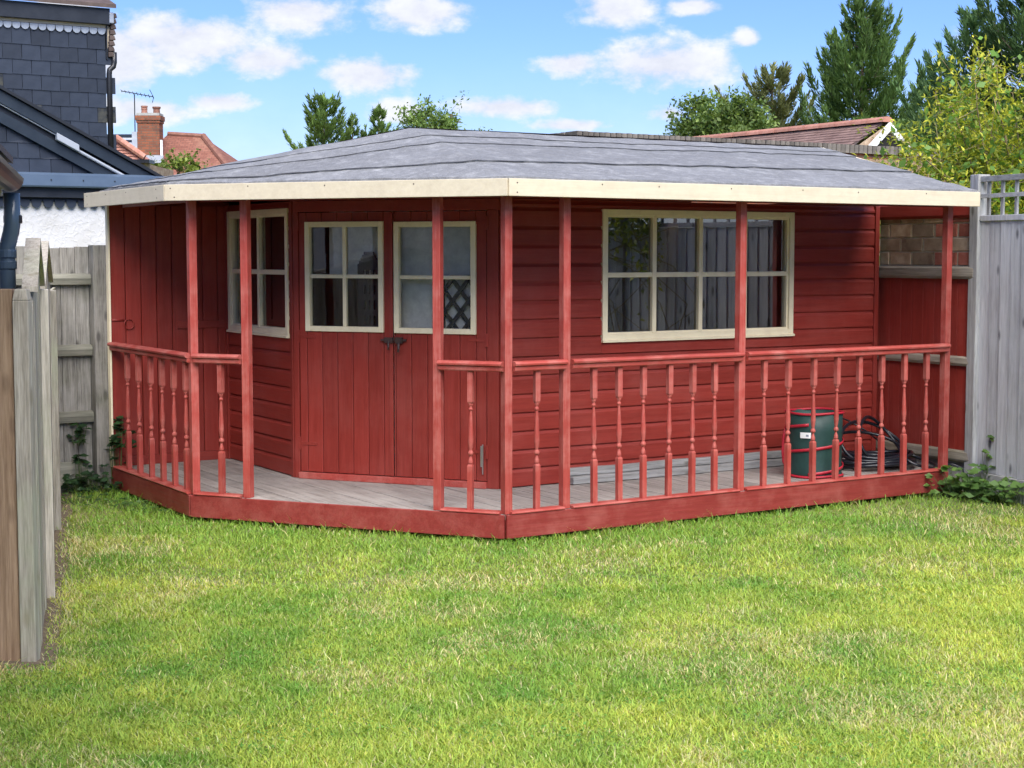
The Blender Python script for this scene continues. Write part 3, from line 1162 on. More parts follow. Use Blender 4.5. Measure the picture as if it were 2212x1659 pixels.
def door(u0, u1, w0, w1, wz0, wz1, hinge_left, label):
    g = part('door')
    g['label'] = label
    zb, zt = ZD + .050, 2.006
    n0, n1 = .004, .022

    def plank(a0, a1, c0, c1):
        pr = [(a0 + .0015, n0), (a1 - .0015, n0), (a1 - .0015, n1 - .004), (a1 - .006, n1), (a0 + .006, n1), (a0 + .0015, n1 - .004)]
        m = MB()
        m.v = [fDW(x, n, c0) for x, n in pr] + [fDW(x, n, c1) for x, n in pr]
        m.f = [(j, (j + 1) % 6, 6 + (j + 1) % 6, 6 + j) for j in range(6)] + [(6, 7, 8, 9, 10, 11), (5, 4, 3, 2, 1, 0)]
        m.obj('plank', 'red_wall_z', g)
    plank(u0, w0 + .004, zb, zt)
    plank(w1 - .004, u1, zb, zt)
    n = 5
    for k in range(n):
        a0 = w0 + .004 + (w1 - w0 - .008) * k / n
        a1 = w0 + .004 + (w1 - w0 - .008) * (k + 1) / n
        plank(a0, a1, zb, wz0 + .01)
        plank(a0, a1, wz1 - .01, zt)
    # window set into the leaf
    fw, bw, pd = .036, .026, .040
    zm, um = (wz0 + wz1) / 2 + .003, (w0 + w1) / 2
    for a0, a1 in ((w0, w0 + fw), (w1 - fw, w1)):
        MB().fbox(fDW, a0, a1, -.01, pd, wz0, wz1).obj('window_frame', 'cream_z', g, .003)
    for c0, c1 in ((wz0, wz0 + fw), (wz1 - fw, wz1)):
        MB().fbox(fDW, w0 + fw, w1 - fw, -.01, pd - .002, c0, c1).obj('window_frame', 'cream_x', g, .003)
    MB().fbox(fDW, um - bw / 2, um + bw / 2, -.006, .028, wz0 + fw, wz1 - fw).obj('glazing_bar', 'cream_z', g, .004)
    for a0, a1 in ((w0 + fw, um - bw / 2), (um + bw / 2, w1 - fw)):
        MB().fbox(fDW, a0, a1, -.004, .026, zm - bw / 2, zm + bw / 2).obj('glazing_bar', 'cream_x', g, .004)
        for c0, c1 in ((wz0 + fw, zm - bw / 2), (zm + bw / 2, wz1 - fw)):
            m = MB()
            t = rnd.uniform(-.0003, .0003)
            m.v = [fDW(a0, .006 + t, c0), fDW(a1, .006 - t, c0), fDW(a1, .006 + t, c1), fDW(a0, .006, c1)]
            m.f = [(0, 1, 2, 3)]
            m.obj('pane', 'door_glass', g)
    # strap hinges
    for zh in (.42, 1.16, 1.93):
        h0, sgn = (u0, 1) if hinge_left else (u1, -1)
        m = MB()
        aa, bb = sorted((h0 + sgn * .005, h0 + sgn * .13))
        m.fbox(fDW, aa, bb, n1 - .002, n1 + .005, zh - .011, zh + .011)
        aa, bb = sorted((h0 - sgn * .014, h0 + sgn * .006))
        m.fbox(fDW, aa, bb, n1, n1 + .009, zh - .045, zh + .045)
        m.obj('strap_hinge', 'red_wall_x', g, .001)
    return g


door(.039, .745, .094, .687, 1.198, 1.944, True, 'left hand plank door of the pair')
door(.757, 1.432, .767, 1.361, 1.196, 1.940, False, 'right hand plank door of the pair')
m = MB()
m.fbox(fDW, .728, .757, .022, .034, ZD + .05, 2.0)
m.obj('cover_strip', 'red_wall_z', dw, .003)
m = MB()
m.fbox(fDW, .67, .86, .036, .046, 1.142, 1.156)
m.fbox(fDW, .70, .76, .034, .050, 1.130, 1.166)
m.fbox(fDW, .78, .83, .026, .050, 1.128, 1.168)
m.tube([fDW(.73, .05, 1.14), fDW(.735, .06, 1.10), fDW(.73, .058, 1.085)], .006, 6)
m.tube([fDW(.805, .05, 1.13), fDW(.81, .06, 1.09), fDW(.805, .056, 1.07)], .008, 6)
m.obj('bolt_latch', 'iron', dw)
m = MB().fbox(fDW, 1.392, 1.402, .024, .034, .32, .46)
m.fbox(fDW, 1.404, 1.412, .026, .036, .27, .47)
m.obj('bare_hinge', 'steel', dw, .002)

# ---- inside: lining, floor and end wall
ins = part('interior_lining')
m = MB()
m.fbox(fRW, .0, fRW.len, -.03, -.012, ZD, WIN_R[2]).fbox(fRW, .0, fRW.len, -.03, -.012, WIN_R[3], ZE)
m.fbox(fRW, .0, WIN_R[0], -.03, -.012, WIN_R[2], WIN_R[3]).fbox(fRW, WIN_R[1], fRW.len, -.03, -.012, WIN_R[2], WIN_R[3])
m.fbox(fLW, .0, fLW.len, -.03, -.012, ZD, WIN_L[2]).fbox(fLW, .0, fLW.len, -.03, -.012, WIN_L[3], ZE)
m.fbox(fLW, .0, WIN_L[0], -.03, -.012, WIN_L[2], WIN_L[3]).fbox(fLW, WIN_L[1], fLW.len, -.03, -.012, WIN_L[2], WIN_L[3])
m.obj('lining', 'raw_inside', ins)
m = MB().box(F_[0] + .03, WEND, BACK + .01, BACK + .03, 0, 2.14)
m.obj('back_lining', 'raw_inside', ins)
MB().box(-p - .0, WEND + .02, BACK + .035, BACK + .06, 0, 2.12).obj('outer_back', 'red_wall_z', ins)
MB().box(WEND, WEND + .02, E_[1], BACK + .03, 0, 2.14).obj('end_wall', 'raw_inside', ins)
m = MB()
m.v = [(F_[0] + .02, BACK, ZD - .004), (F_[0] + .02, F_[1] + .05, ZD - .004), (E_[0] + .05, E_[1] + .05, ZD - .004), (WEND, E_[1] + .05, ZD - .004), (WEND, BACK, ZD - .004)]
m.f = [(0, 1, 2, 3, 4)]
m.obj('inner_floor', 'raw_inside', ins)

# ---- roof
nBC = Vector((-q, -p)).normalized()


def corner(n1, n2, c):
    M = Matrix(((n1[0], n1[1]), (n2[0], n2[1])))
    s = M.inverted() @ Vector((OV, OV))
    return (c[0] + s.x, c[1] + s.y)


Fc = corner((0, -1), nBC, (0, 0))
Fb = corner((-1, 0), nBC, B)
Fa = (-p - OV, 3.363)
Fd = (3.79, -OV)
PK = (.132, 1.424, 2.538)
BKB = -OV + 2 * (PK[1] + OV)
planes = []
for a_, b_, in ((Fa, Fb), (Fb, Fc), (Fc, Fd)):
    A3, B3, P3 = Vector((*a_, ZT)), Vector((*b_, ZT)), Vector(PK)
    n = (B3 - A3).cross(P3 - A3)
    if n.z < 0:
        n = -n
    planes.append((n, A3))
# rear slopes
planes.append((Vector((0, .244, 1)), Vector((0, PK[1], PK[2]))))


def roofz(a, b):
    z = 9
    for n, o in planes:
        z = min(z, o.z - (n.x * (a - o.x) + n.y * (b - o.y)) / n.z)
    return z


roof = part('roof')


def seg_sample(poly, n):
    P = [Vector(v) for v in poly]
    ds = [0]
    for i in range(len(P) - 1):
        ds.append(ds[-1] + (P[i + 1] - P[i]).length)
    out = []
    for k in range(n):
        t = ds[-1] * k / (n - 1)
        i = max(j for j in range(len(P) - 1) if ds[j] <= t + 1e-9)
        out.append(P[i].lerp(P[i + 1], (t - ds[i]) / max(ds[i + 1] - ds[i], 1e-9)))
    return out


# seams of the felt, in plan; each listed Fa side -> gable end with the hips as fixed stations
def station(poly):
    """poly is given as 4 stations; sample each stretch with the same count so that strips line up"""
    o = []
    for (s, e, n) in ((0, 1, 34), (1, 2, 42), (2, 3, 74)):
        sa = seg_sample(poly[s:e + 1], n)
        o += sa if not o else sa[1:]
    return o


hip = lambda t: (Fc[0] + (PK[0] - Fc[0]) * t, Fc[1] + (PK[1] - Fc[1]) * t)
hipB = lambda t: (Fb[0] + (PK[0] - Fb[0]) * t, Fb[1] + (PK[1] - Fb[1]) * t)
lft = lambda t: (Fa[0] + (PK[0] - Fa[0]) * t, Fa[1] + (PK[1] - Fa[1]) * t)
RA = 3.79
seams = [
    station([Fa, Fb, Fc, Fd]),
    station([lft(.05), hipB(.03), hip(.30), (RA, .50)]),
    station([lft(.16), hipB(.20), hip(.68), (RA, 1.08)]),
    station([lft(.34), hipB(.42), hip(.84), (RA, 1.26)]),
    station([lft(.97), hipB(.985), (PK[0], PK[1]), (RA, PK[1])]),
]


def sag(a, b):
    x, y = np.array([a * 2.3 + 9]), np.array([b * 2.3 + 4])
    wr = fbm(x * 1.1 + y * 2.6, y * .5 - x * .3, 41, 3)[0]
    return (fbm(x, y, 77, 4)[0] - .5) * .018 + (vnoise(x * 4, y * 4, 5)[0] - .5) * .004 + abs(wr - .5) * -.022


for k in range(len(seams) - 1):
    lo, hi_ = seams[k], seams[k + 1]
    m = MB()
    M_ = 15
    n = len(lo)
    lap = .035 if k else 0
    for i in range(n):
        for j in range(M_):
            t = j / (M_ - 1)
            pt = lo[i].lerp(hi_[i], t)
            if j == 0 and k:
                pt = lo[i] + (lo[i] - hi_[i]).normalized() * (lap + .010 * math.sin(i * .13) + .002 * math.sin(i * .9))
            z = roofz(pt.x, pt.y) + sag(pt.x, pt.y)
            z += (.007 if k else .002) * (1 - t) + .004 * (k > 0)
            m.v.append((pt.x, pt.y, z + .018))
    for i in range(n - 1):
        for j in range(M_ - 1):
            m.f.append((i * M_ + j, (i + 1) * M_ + j, (i + 1) * M_ + j + 1, i * M_ + j + 1))
    # the cut edge of the felt, so that a lap throws a line of shade
    s0 = len(m.v)
    for i in range(n):
        x, y, z = m.v[i * M_]
        m.v.append((x, y, z - (.008 if k else .016)))
    for i in range(n - 1):
        m.f.append((s0 + i, s0 + i + 1, (i + 1) * M_, i * M_))
    fs = m.obj('felt_strip', 'roof_felt', roof, smooth=False)
    if k:
        # bitumen squeezed out along the lap
        mb_ = MB()
        for i in range(n):
            x, y, z = m.v[i * M_]
            dv = (lo[i] - hi_[i]).normalized() * (.005 + .0015 * math.sin(i * .9) + .0015 * math.sin(i * 2.3))
            mb_.v += [(x - dv.x * .1, y - dv.y * .1, z + .0015), (x + dv.x, y + dv.y, roofz(x + dv.x, y + dv.y) + sag(x, y) + .0285)]
        for i in range(n - 1):
            mb_.f.append((2 * i, 2 * i + 2, 2 * i + 3, 2 * i + 1))
        mb_.obj('bitumen_line', 'bitumen', fs)
# rear slopes in felt and the boarded underside
m = MB()
zb_ = roofz(PK[0], BKB)
m.v = [(*PK[:2], PK[2] + .026), (RA, PK[1], PK[2] + .026), (RA, BKB + .36, ZT + .0), (Fa[0], Fa[1] + .06, ZT + .0)]
m.f = [(0, 1, 2, 3)]
m.obj('felt_strip', 'roof_felt', roof)
m = MB()
pts = [Fa, Fb, Fc, Fd]
zz = ZT - .012
m.v = [(*pts[0], zz), (*pts[1], zz), (*pts[2], zz), (*pts[3], zz), (RA, PK[1], PK[2] - .02), (*PK[:2], PK[2] - .02)]
m.f = [(0, 5, 1), (1, 5, 2), (2, 5, 4, 3)]
m.v += [(RA, BKB + .36, zz - .03), (Fa[0], Fa[1] + .06, zz - .03)]
m.f += [(5, 7, 6, 4), (0, 7, 5)]
m.obj('soffit_boards', 'red_wall_x', roof)
# fascia boards in cream
ffab, ffbc, ffcd = frame(Fa, Fb), frame(Fb, Fc), frame(Fc, Fd)
for F, u1, mt in ((ffab, ffab.len, 'cream_weathered_y'), (ffbc, ffbc.len, 'cream_weathered_x'), (ffcd, ffcd.len + .02, 'cream_weathered_x')):  # cream darkened to offset the strong sun on the fascia
    m = MB()
    d = .022
    m.prism(F, .0015, u1 - .0015, [(-.012, ZE), (.010, ZE), (.010, ZT + .006), (-.012, ZT + .006)])
    m.obj('fascia_board', mt, roof, .003)
# gable end board on the right
m = MB()
m.hexa([(RA + .0, -OV, ZE), (RA + .02, -OV, ZE), (RA + .02, PK[1], PK[2] - .12), (RA, PK[1], PK[2] - .12), (RA, -OV, ZT + .006), (RA + .02, -OV, ZT + .006), (RA + .02, PK[1], PK[2] + .02), (RA, PK[1], PK[2] + .02)])
m.obj('verge_board', 'cream_y', roof)
nail_me = MB().lathe([(.0042, -.0015), (.0042, .0012)], 7).mesh('nail', 'iron')
for F in (ffab, ffbc, ffcd):
    u = .06
    while u < F.len:
        for zz_ in ((ZE + .022, ZT - .018) if u < .1 or u > F.len - .3 else (ZT - .016 + rnd.uniform(-.004, .004),)):
            o = link('nail', nail_me, roof)
            o.location = F(u + rnd.uniform(-.02, .02), .0105, zz_)
            o.rotation_euler = (R(90), 0, math.atan2(F.d.y, F.d.x))
        u += rnd.uniform(.36, .62)
# wall plate beam over the posts, in shade under the eaves
for F, L_ in ((fAB, fAB.len), (fBC, fBC.len), (fCD, fCD.len)):
    MB().fbox(F, .05, L_ - .05, -.075, -.056, ZE - .0, ZE + .07).obj('wall_plate', 'red_wall_x', SH)

# ------------------------------------------------------------------ things on the deck
for k, (u0, u1, b0, b1, z0, rz, lab) in enumerate(((1.03, 3.05, .80, .893, 0, 0, 'weathered grey timber length lying on the deck under the wide window'),
                                                  (1.03, 3.35, .845, .893, .052, 0, 'upper grey timber length with screw holes stacked against the red wall'))):
    m = MB()
    n = 14
    for i in range(n + 1):
        x = u0 + (u1 - u0) * i / n
        dz = .003 * math.sin(i * 1.3 + k)
        m.v += [(x, b0, ZD + .004 + z0 + dz * (k > 0)), (x, b1, ZD + .004 + z0), (x, b1, ZD + z0 + .052 + dz), (x, b0, ZD + z0 + .052 + dz)]
    for i in range(n):
        for j in range(4):
            a0, a1 = i * 4 + j, i * 4 + (j + 1) % 4
            m.f.append((a0, a0 + 4, a1 + 4, a1))
    m.f += [(0, 1, 2, 3), (n * 4 + 3, n * 4 + 2, n * 4 + 1, n * 4)]
    t = m.obj('timber_length', 'grey_timber_x', None, .003)
    t.location = (CX, CY, 0)
    t.rotation_euler = (0, 0, ROT)
    tag(t, lab, 'timber', 'timber lengths on the deck')


def reflection_props():  # added stand-ins for what the door glass reflects
    o = None
    for k, (u0, u1, z0, z1, n, lab) in enumerate(((.20, .715, 1.585, 2.02, -.12, 'pale grey board added for the wall reflected high in the left door glass'),
                                                 (.62, 1.44, .80, 2.02, -.105, 'pale grey board added for the wall reflected in the right door glass'))):
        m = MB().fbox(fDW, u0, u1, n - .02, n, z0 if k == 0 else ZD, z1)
        o = m.obj('reflection_board', 'reflected_render', None, .003)  # pale board added in place of the reflected white wall
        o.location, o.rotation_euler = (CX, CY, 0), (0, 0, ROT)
        tag(o, lab, 'board', 'pale boards added for the door reflections')
    # added diamond lattice, standing for a reflection low in the right door
    g = thing('reflection_lattice', 'dark diamond lattice added for the reflection in the lower right door pane', 'lattice', (CX, CY, 0), ROT)
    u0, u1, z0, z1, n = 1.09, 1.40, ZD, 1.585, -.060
    MB().fbox(fDW, u0 - .075, u0, n - .02, n, z0, z1).obj('frame_stile', 'reflection_dark', g)  # side of the added reflection lattice
    MB().fbox(fDW, u0, u1, n - .02, n - .001, z1 - .03, z1).obj('frame_rail', 'reflection_dark', g)  # top of the added reflection lattice
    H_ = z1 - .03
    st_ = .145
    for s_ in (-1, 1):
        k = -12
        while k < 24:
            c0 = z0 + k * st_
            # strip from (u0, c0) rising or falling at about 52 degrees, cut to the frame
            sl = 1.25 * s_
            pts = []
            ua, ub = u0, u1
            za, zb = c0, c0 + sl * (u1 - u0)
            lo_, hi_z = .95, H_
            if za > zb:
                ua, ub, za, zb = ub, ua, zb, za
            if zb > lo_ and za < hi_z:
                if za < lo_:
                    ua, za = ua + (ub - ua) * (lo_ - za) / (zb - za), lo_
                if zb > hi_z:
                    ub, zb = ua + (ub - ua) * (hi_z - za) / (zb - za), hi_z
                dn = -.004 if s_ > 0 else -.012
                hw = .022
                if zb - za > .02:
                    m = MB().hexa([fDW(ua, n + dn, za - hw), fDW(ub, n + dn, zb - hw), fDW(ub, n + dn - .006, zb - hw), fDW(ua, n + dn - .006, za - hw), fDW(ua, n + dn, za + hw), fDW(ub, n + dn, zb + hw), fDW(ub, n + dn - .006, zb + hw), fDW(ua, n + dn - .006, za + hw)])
                    m.obj('reflection_lattice_strip', 'reflection_dark', g)
            k += 1
    # added chair with rounded slotted back, standing for a dark reflection
    g = thing('reflection_chair', 'black chair with slotted back added for a dark reflection in the left door glass', 'chair', (CX, CY, 0), ROT)
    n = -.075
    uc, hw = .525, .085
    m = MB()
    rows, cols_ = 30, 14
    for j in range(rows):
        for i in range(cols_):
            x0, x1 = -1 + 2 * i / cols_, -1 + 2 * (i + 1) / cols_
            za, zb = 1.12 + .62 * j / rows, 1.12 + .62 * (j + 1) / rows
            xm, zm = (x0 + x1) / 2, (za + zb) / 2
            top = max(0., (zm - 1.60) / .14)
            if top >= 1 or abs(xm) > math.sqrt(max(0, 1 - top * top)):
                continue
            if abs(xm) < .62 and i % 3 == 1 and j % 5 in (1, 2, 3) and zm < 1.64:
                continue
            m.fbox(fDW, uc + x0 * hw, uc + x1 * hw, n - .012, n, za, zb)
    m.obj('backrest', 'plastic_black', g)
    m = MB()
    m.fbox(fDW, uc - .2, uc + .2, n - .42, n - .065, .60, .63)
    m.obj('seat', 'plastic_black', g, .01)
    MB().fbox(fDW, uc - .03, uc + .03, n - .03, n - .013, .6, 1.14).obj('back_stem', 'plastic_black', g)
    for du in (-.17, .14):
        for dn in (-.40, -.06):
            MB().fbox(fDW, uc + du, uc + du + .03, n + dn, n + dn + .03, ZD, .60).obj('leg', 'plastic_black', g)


plain('reflection_dark', (.012, .013, .015), .7)
plain('reflected_render', (.88, .86, .80), .9, nscale=16, c2=(.72, .70, .65), bumpd=.8, bscale=22)
reflection_props()


def garden_bag():
    a, b = 2.73, .31
    g = thing('garden_bag', 'dark green pop-up garden waste bag with red spiral trim on the deck', 'bag', W(a, b, ZD), ROT)
    r, h = .198, .45
    m = MB()
    n = 40
    prof = [(r * 1.0, .004), (r * .985, .03), (r * .965, .12), (r * .975, .22), (r * .97, .32), (r * 1.0, h)]
    for rr, z in prof:
        for k in range(n):
            an = 2 * math.pi * k / n
            w_ = 1 + .016 * math.sin(an * 5 + z * 22) + .010 * math.sin(an * 9 - z * 31)
            m.v.append((rr * w_ * math.cos(an), rr * w_ * math.sin(an), z))
    for j in range(len(prof) - 1):
        for k in range(n):
            m.f.append((j * n + k, j * n + (k + 1) % n, (j + 1) * n + (k + 1) % n, (j + 1) * n + k))
    m.f.append(tuple(range(n))[::-1])
    o = m.obj('bag_side', 'bag_green', g, smooth=True)
    s = o.modifiers.new('solid', 'SOLIDIFY')
    s.thickness = .003
    for z in (h, .014):
        MB().tube([((r + .002) * math.cos(t), (r + .002) * math.sin(t), z + .004 * math.sin(3 * t)) for t in np.linspace(0, 2 * math.pi, 40, endpoint=False)], .0085, 8, closed=True).obj('rim', 'bag_red', g, smooth=True)
    # spiral spring sleeve
    sp = [((r + .002) * math.cos(t), (r + .002) * math.sin(t), .03 + .345 * (t + 2.5) / (4 * math.pi)) for t in np.linspace(-2.5, 4 * math.pi - 2.5, 90)]
    m = MB()
    for x, y, z in sp:
        l = math.hypot(x, y)
        m.v += [(x * (l + .004) / l, y * (l + .004) / l, z - .010), (x * (l + .005) / l, y * (l + .005) / l, z + .010)]
    for i in range(len(sp) - 1):
        m.f.append((2 * i, 2 * i + 2, 2 * i + 3, 2 * i + 1))
    o = m.obj('spiral_band', 'bag_red', g, smooth=True)
    s = o.modifiers.new('solid', 'SOLIDIFY')
    s.thickness = .004
    # handle strap on the left
    m = MB().tube([(-.165, .105, .36), (-.182, .113, .27), (-.186, .115, .17), (-.180, .112, .10), (-.165, .105, .06)], [.007, .010, .010, .010, .007], 6)
    m.obj('carry_strap', 'bag_red', g, smooth=True)
    # small printed label facing the lawn
    t0 = R(-150)
    m, m2 = MB(), MB()
    ts = np.linspace(t0 - .18, t0 + .20, 6)
    for t in ts:
        m.v += [((r + .004) * math.cos(t), (r + .004) * math.sin(t), .282), ((r + .004) * math.cos(t), (r + .004) * math.sin(t), .322)]
    for i in range(5):
        m.f.append((2 * i, 2 * i + 2, 2 * i + 3, 2 * i + 1))
    lb = m.obj('label_patch', 'label_white', g)
    ts = np.linspace(t0 + .03, t0 + .12, 4)
    for t in ts:
        m2.v += [((r + .0055) * math.cos(t), (r + .0055) * math.sin(t), .294), ((r + .0055) * math.cos(t), (r + .0055) * math.sin(t), .308)]
    for i in range(3):
        m2.f.append((2 * i, 2 * i + 2, 2 * i + 3, 2 * i + 1))
    m2.obj('label_print_mark', 'label_print', lb)


garden_bag()


def hose():
    g = thing('hose_coil', 'tangled coil of black garden hose on the deck beside the green bag', 'hose', W(3.40, .40, ZD), ROT)
    r_ = random.Random(5)
    # lying turns: one long hose wound on itself
    pts = []
    turns, n = 7, 26
    for i in range(turns * n):
        t = 2 * math.pi * i / n
        k = i / (turns * n)
        rr = .25 + .05 * math.sin(2.3 * t * .31) + .03 * math.sin(t * .77)
        cx, cy = .02 * math.sin(t * .21), .02 * math.cos(t * .17)
        pts.append((cx + rr * 1.05 * math.cos(t), cy + rr * .8 * math.sin(t), .018 + .085 * k + .014 * math.sin(t * 1.7 + k * 9)))
    MB().tube(pts, .0125, 7).obj('lying_turns', 'hose_black', g, smooth=True)
    # springing loops standing up
    loops = [(.02, .05, .20, .36, .30, .16, .0, .0125), (.06, .02, .17, .30, .34, .12, .5, .0125), (-.02, .10, .18, .40, .22, .14, -.4, .012), (.22, -.20, .13, .19, .10, .13, 1.1, .011), (.05, .25, .25, .30, .31, .22, .2, .007)]
    for (cx, cy, cz, rx, rz_, tl, ya, rad) in loops:
        P = []
        for t in np.linspace(0, 2 * math.pi, 34, endpoint=False):
            x = rx * math.cos(t)
            z = rz_ * .5 * math.sin(t) + rz_ * .5
            y = tl * math.sin(t) + .03 * math.sin(2 * t + ya)
            x, y = x * math.cos(ya * .5) - y * math.sin(ya * .5), x * math.sin(ya * .5) + y * math.cos(ya * .5)
            P.append((cx + x * .8, cy + y, .015 + z))
        MB().tube(P, rad, 7, closed=True).obj('sprung_loop', 'hose_black', g, smooth=True)
    # loose end over the edge of the deck
    MB().tube([(.30, -.34, .03), (.36, -.42, .045), (.40, -.475, .02), (.42, -.485, -.05), (.46, -.49, -.14)], .006, 6).obj('loose_end', 'hose_black', g, smooth=True)


hose()

# ------------------------------------------------------------------ right side: red boarded fence, brick wall, trellis fence
RF = thing('painted_fence', 'red painted board fence with bare rails closing the right end of the veranda', 'fence', (CX, CY, 0), ROT)
FA = 3.955
b = 2.05
while b > .0:
    b0 = max(b - .112, -.03)
    m = MB()
    m.box(FA, FA + .014, b0 + .002, b, .26, 1.545)
    m.obj('board', 'red_wall_z', RF, .003)
    b -= .112
fR = frame((FA, .95), (FA, -.05))
for z0, z1, pr_, mt in ((1.545, 1.635, .045, 'rail_weathered'), (.915, .985, .035, 'rail_weathered'), (.215, .30, .04, 'rail_weathered'), (1.985, 2.10, .012, 'red_wall_y')):
    m = MB().prism(fR, 0, fR.len - .02, [(-.03, z0), (pr_ - .012, z0), (pr_, z0 + .02), (pr_ - .004, z1 - .012), (pr_ - .02, z1), (-.03, z1)])
    m.obj('rail', mt, RF, .002)
MB().box(FA - .02, FA + .03, -.06, -.02, .0, 1.54).obj('end_post', 'red_wall_z', RF, .003)
MB().box(FA + .016, FA + .05, -.03, .95, .0, .24).obj('gravel_board', 'concrete', RF)

BWL = thing('brick_wall', 'stub of old red and buff brick wall above the red fence', 'wall', (CX, CY, 0), ROT)
MB().box(FA + .016, FA + .10, .04, .95, 1.60, 2.0).obj('mortar_bed', 'mortar', BWL)
z = 1.645
row = 0
while z < 1.98:
    b = .95 - (.0 if row % 2 else .11)
    bend = .05 - (.06 if row in (0,) else 0)
    if row % 2 == 0:
        pieces = [(.95, .95 - .10)]
    else:
        pieces = []
    while b > bend + .03:
        pieces.append((b, max(b - .215, bend)))
        b -= .225
    for b1, b0 in pieces:
        if b1 - b0 < .03:
            continue
        m = MB().box(FA + .004 + rnd.uniform(0, .004), FA + .09, b0, b1 - .010, z, z + .092)
        m.obj('brick', 'brick_red' if (b0 + b1) / 2 < .34 and rnd.random() < .8 else 'brick_buff', BWL, .004)
    z += .104
    row += 1

TF = thing('trellis_fence', 'blue grey close-boarded fence panel with square trellis top at the right edge', 'fence', (3.325, 11.475, 0), 0)
fdir = Vector((.36, -.933)).normalized()
fT = frame((0, 0), tuple(fdir * 7.6))


def fT_(u, n, z):
    return fT(u, n, z)


PW = 1.86
npan = 4
for k in range(npan + 1):
    u0 = k * (PW + .10)
    m = MB().fbox(fT, u0 - .045, u0 + .05, -.07, .032, .0, 2.29)
    m.obj('fence_post', 'grey_timber_z', TF, .005)
for k in range(npan):
    s0 = k * (PW + .10) + .052
    s1 = s0 + PW - .004
    u = s0
    if k == 0:
        u = s0
    while u < s1 - .03:
        u1 = min(u + .112, s1)
        m = MB()
        lean = rnd.uniform(-.002, .002)
        dz = rnd.uniform(-.004, .004)
        # feather edge: thick on one side
        m.hexa([fT(u, -.002, .17), fT(u1 + .012, -.010, .17), fT(u1 + .012, -.016, .17), fT(u, -.018, .17), fT(u + lean, .004, 1.955 + dz), fT(u1 + .012 + lean, -.008, 1.955 + dz), fT(u1 + .012, -.016, 1.955 + dz), fT(u, -.018, 1.955 + dz)])
        m.obj('feather_board', 'fence_blue_grey', TF)
        u = u1
    MB().fbox(fT, s0, s1, -.03, .012, .0, .165).obj('gravel_board', 'concrete', TF, .004)
    MB().fbox(fT, s0, s1, -.03, .016, 1.958, 1.998).obj('cap_rail', 'fence_blue_grey', TF, .003)
    tr = part('trellis', TF)
    MB().fbox(fT, s0, s1, -.022, .014, 2.235, 2.275).obj('trellis_bar', 'grey_timber_y', tr, .002)
    MB().fbox(fT, s0, s1, -.002, .012, 2.12, 2.15).obj('trellis_bar', 'grey_timber_y', tr, .002)
    u = s0 + .05
    while u < s1:
        MB().fbox(fT, u, u + .026, -.022, -.004, 1.998, 2.235).obj('trellis_upright', 'grey_timber_z', tr, .002)
        u += .15

# ------------------------------------------------------------------ left side fences
CF = thing('corner_fence', 'grey board fence with square rails and thick post beside the summerhouse corner', 'fence', (CX, CY, 0), ROT)
CFB = 3.50
a = -1.40
i = 0
while a > -4.0:
    a0 = a - rnd.uniform(.098, .112)
    m = MB().box(a0 + .003, a, CFB + rnd.uniform(0, .006), CFB + .022, .05, 1.775 + rnd.uniform(-.008, .008))
    m.obj('board', 'fence_grey', CF, .002)
    a = a0
for z0 in (1.50, .985, .50):
    m = MB().prism(frame((-4.0, CFB), (-1.395, CFB)), 0, 2.6, [(.0, z0), (.045, z0 + .006), (.055, z0 + .05), (.045, z0 + .075), (.0, z0 + .085)])
    m.obj('fence_rail', 'fence_grey_h', CF)
MB().box(-1.395, -1.272, CFB - .09, CFB + .03, 0, 1.79).obj('fence_post', 'fence_grey', CF, .006)
MB().box(-1.80, -1.735, CFB - .075, CFB - .012, 0, 1.52).obj('short_post', 'fence_grey', CF, .004)
MB().box(-1.68, -1.42, CFB - .06, CFB - .02, .0, .22).obj('kick_board', 'fence_grey_h', CF, .003)

# near fence running away along the left of the lawn
LF = thing('boundary_fence', 'weathered pale board fence with pointed capped panels along the left of the lawn', 'fence', (0, 0, 0), 0)
MB().box(-2.36, -2.083, 6.655, 6.70, 0, 1.578).obj('brown_board', 'fence_brown', LF, .004)
m = MB()
m.box(-2.078, -2.012, 6.64, 6.705, 0, 1.53)
m.hexa([(-2.078, 6.64, 1.53), (-2.012, 6.64, 1.53), (-2.012, 6.705, 1.53), (-2.078, 6.705, 1.53), (-2.070, 6.648, 1.578), (-2.022, 6.648, 1.578), (-2.022, 6.70, 1.578), (-2.070, 6.70, 1.578)])
m.obj('end_post', 'fence_pale', LF, .004)
bolt_me = MB().lathe([(.010, -.003), (.010, .004), (.005, .007)], 8).mesh('bolt', 'iron')
for (bx_, bz_) in ((-2.30, 1.53), (-2.275, 1.53), (-2.30, .74), (-2.26, .73)):
    o = link('bolt', bolt_me, LF)
    o.location = (bx_, 6.653 if bx_ < -2.1 else 6.638, bz_)
    o.rotation_euler = (R(90), 0, 0)
pB, pE = Vector((-2.03, 6.72)), Vector((fence_x(11.55) - .02, 11.55))
fL = frame(tuple(pE), tuple(pB))   # outwards faces the lawn
fLr = lambda u, n, z: fL(fL.len - u, n, z)   # u from the near end
LEN = fL.len


def top_at(u):
    # two pointed panels, then level
    for c, w_, lo, hi in ((.62, .60, 1.565, 1.775), (2.25, .95, 1.55, 1.775)):
        if abs(u - c) < w_:
            return hi - (hi - lo) * abs(u - c) / w_
    return 1.50


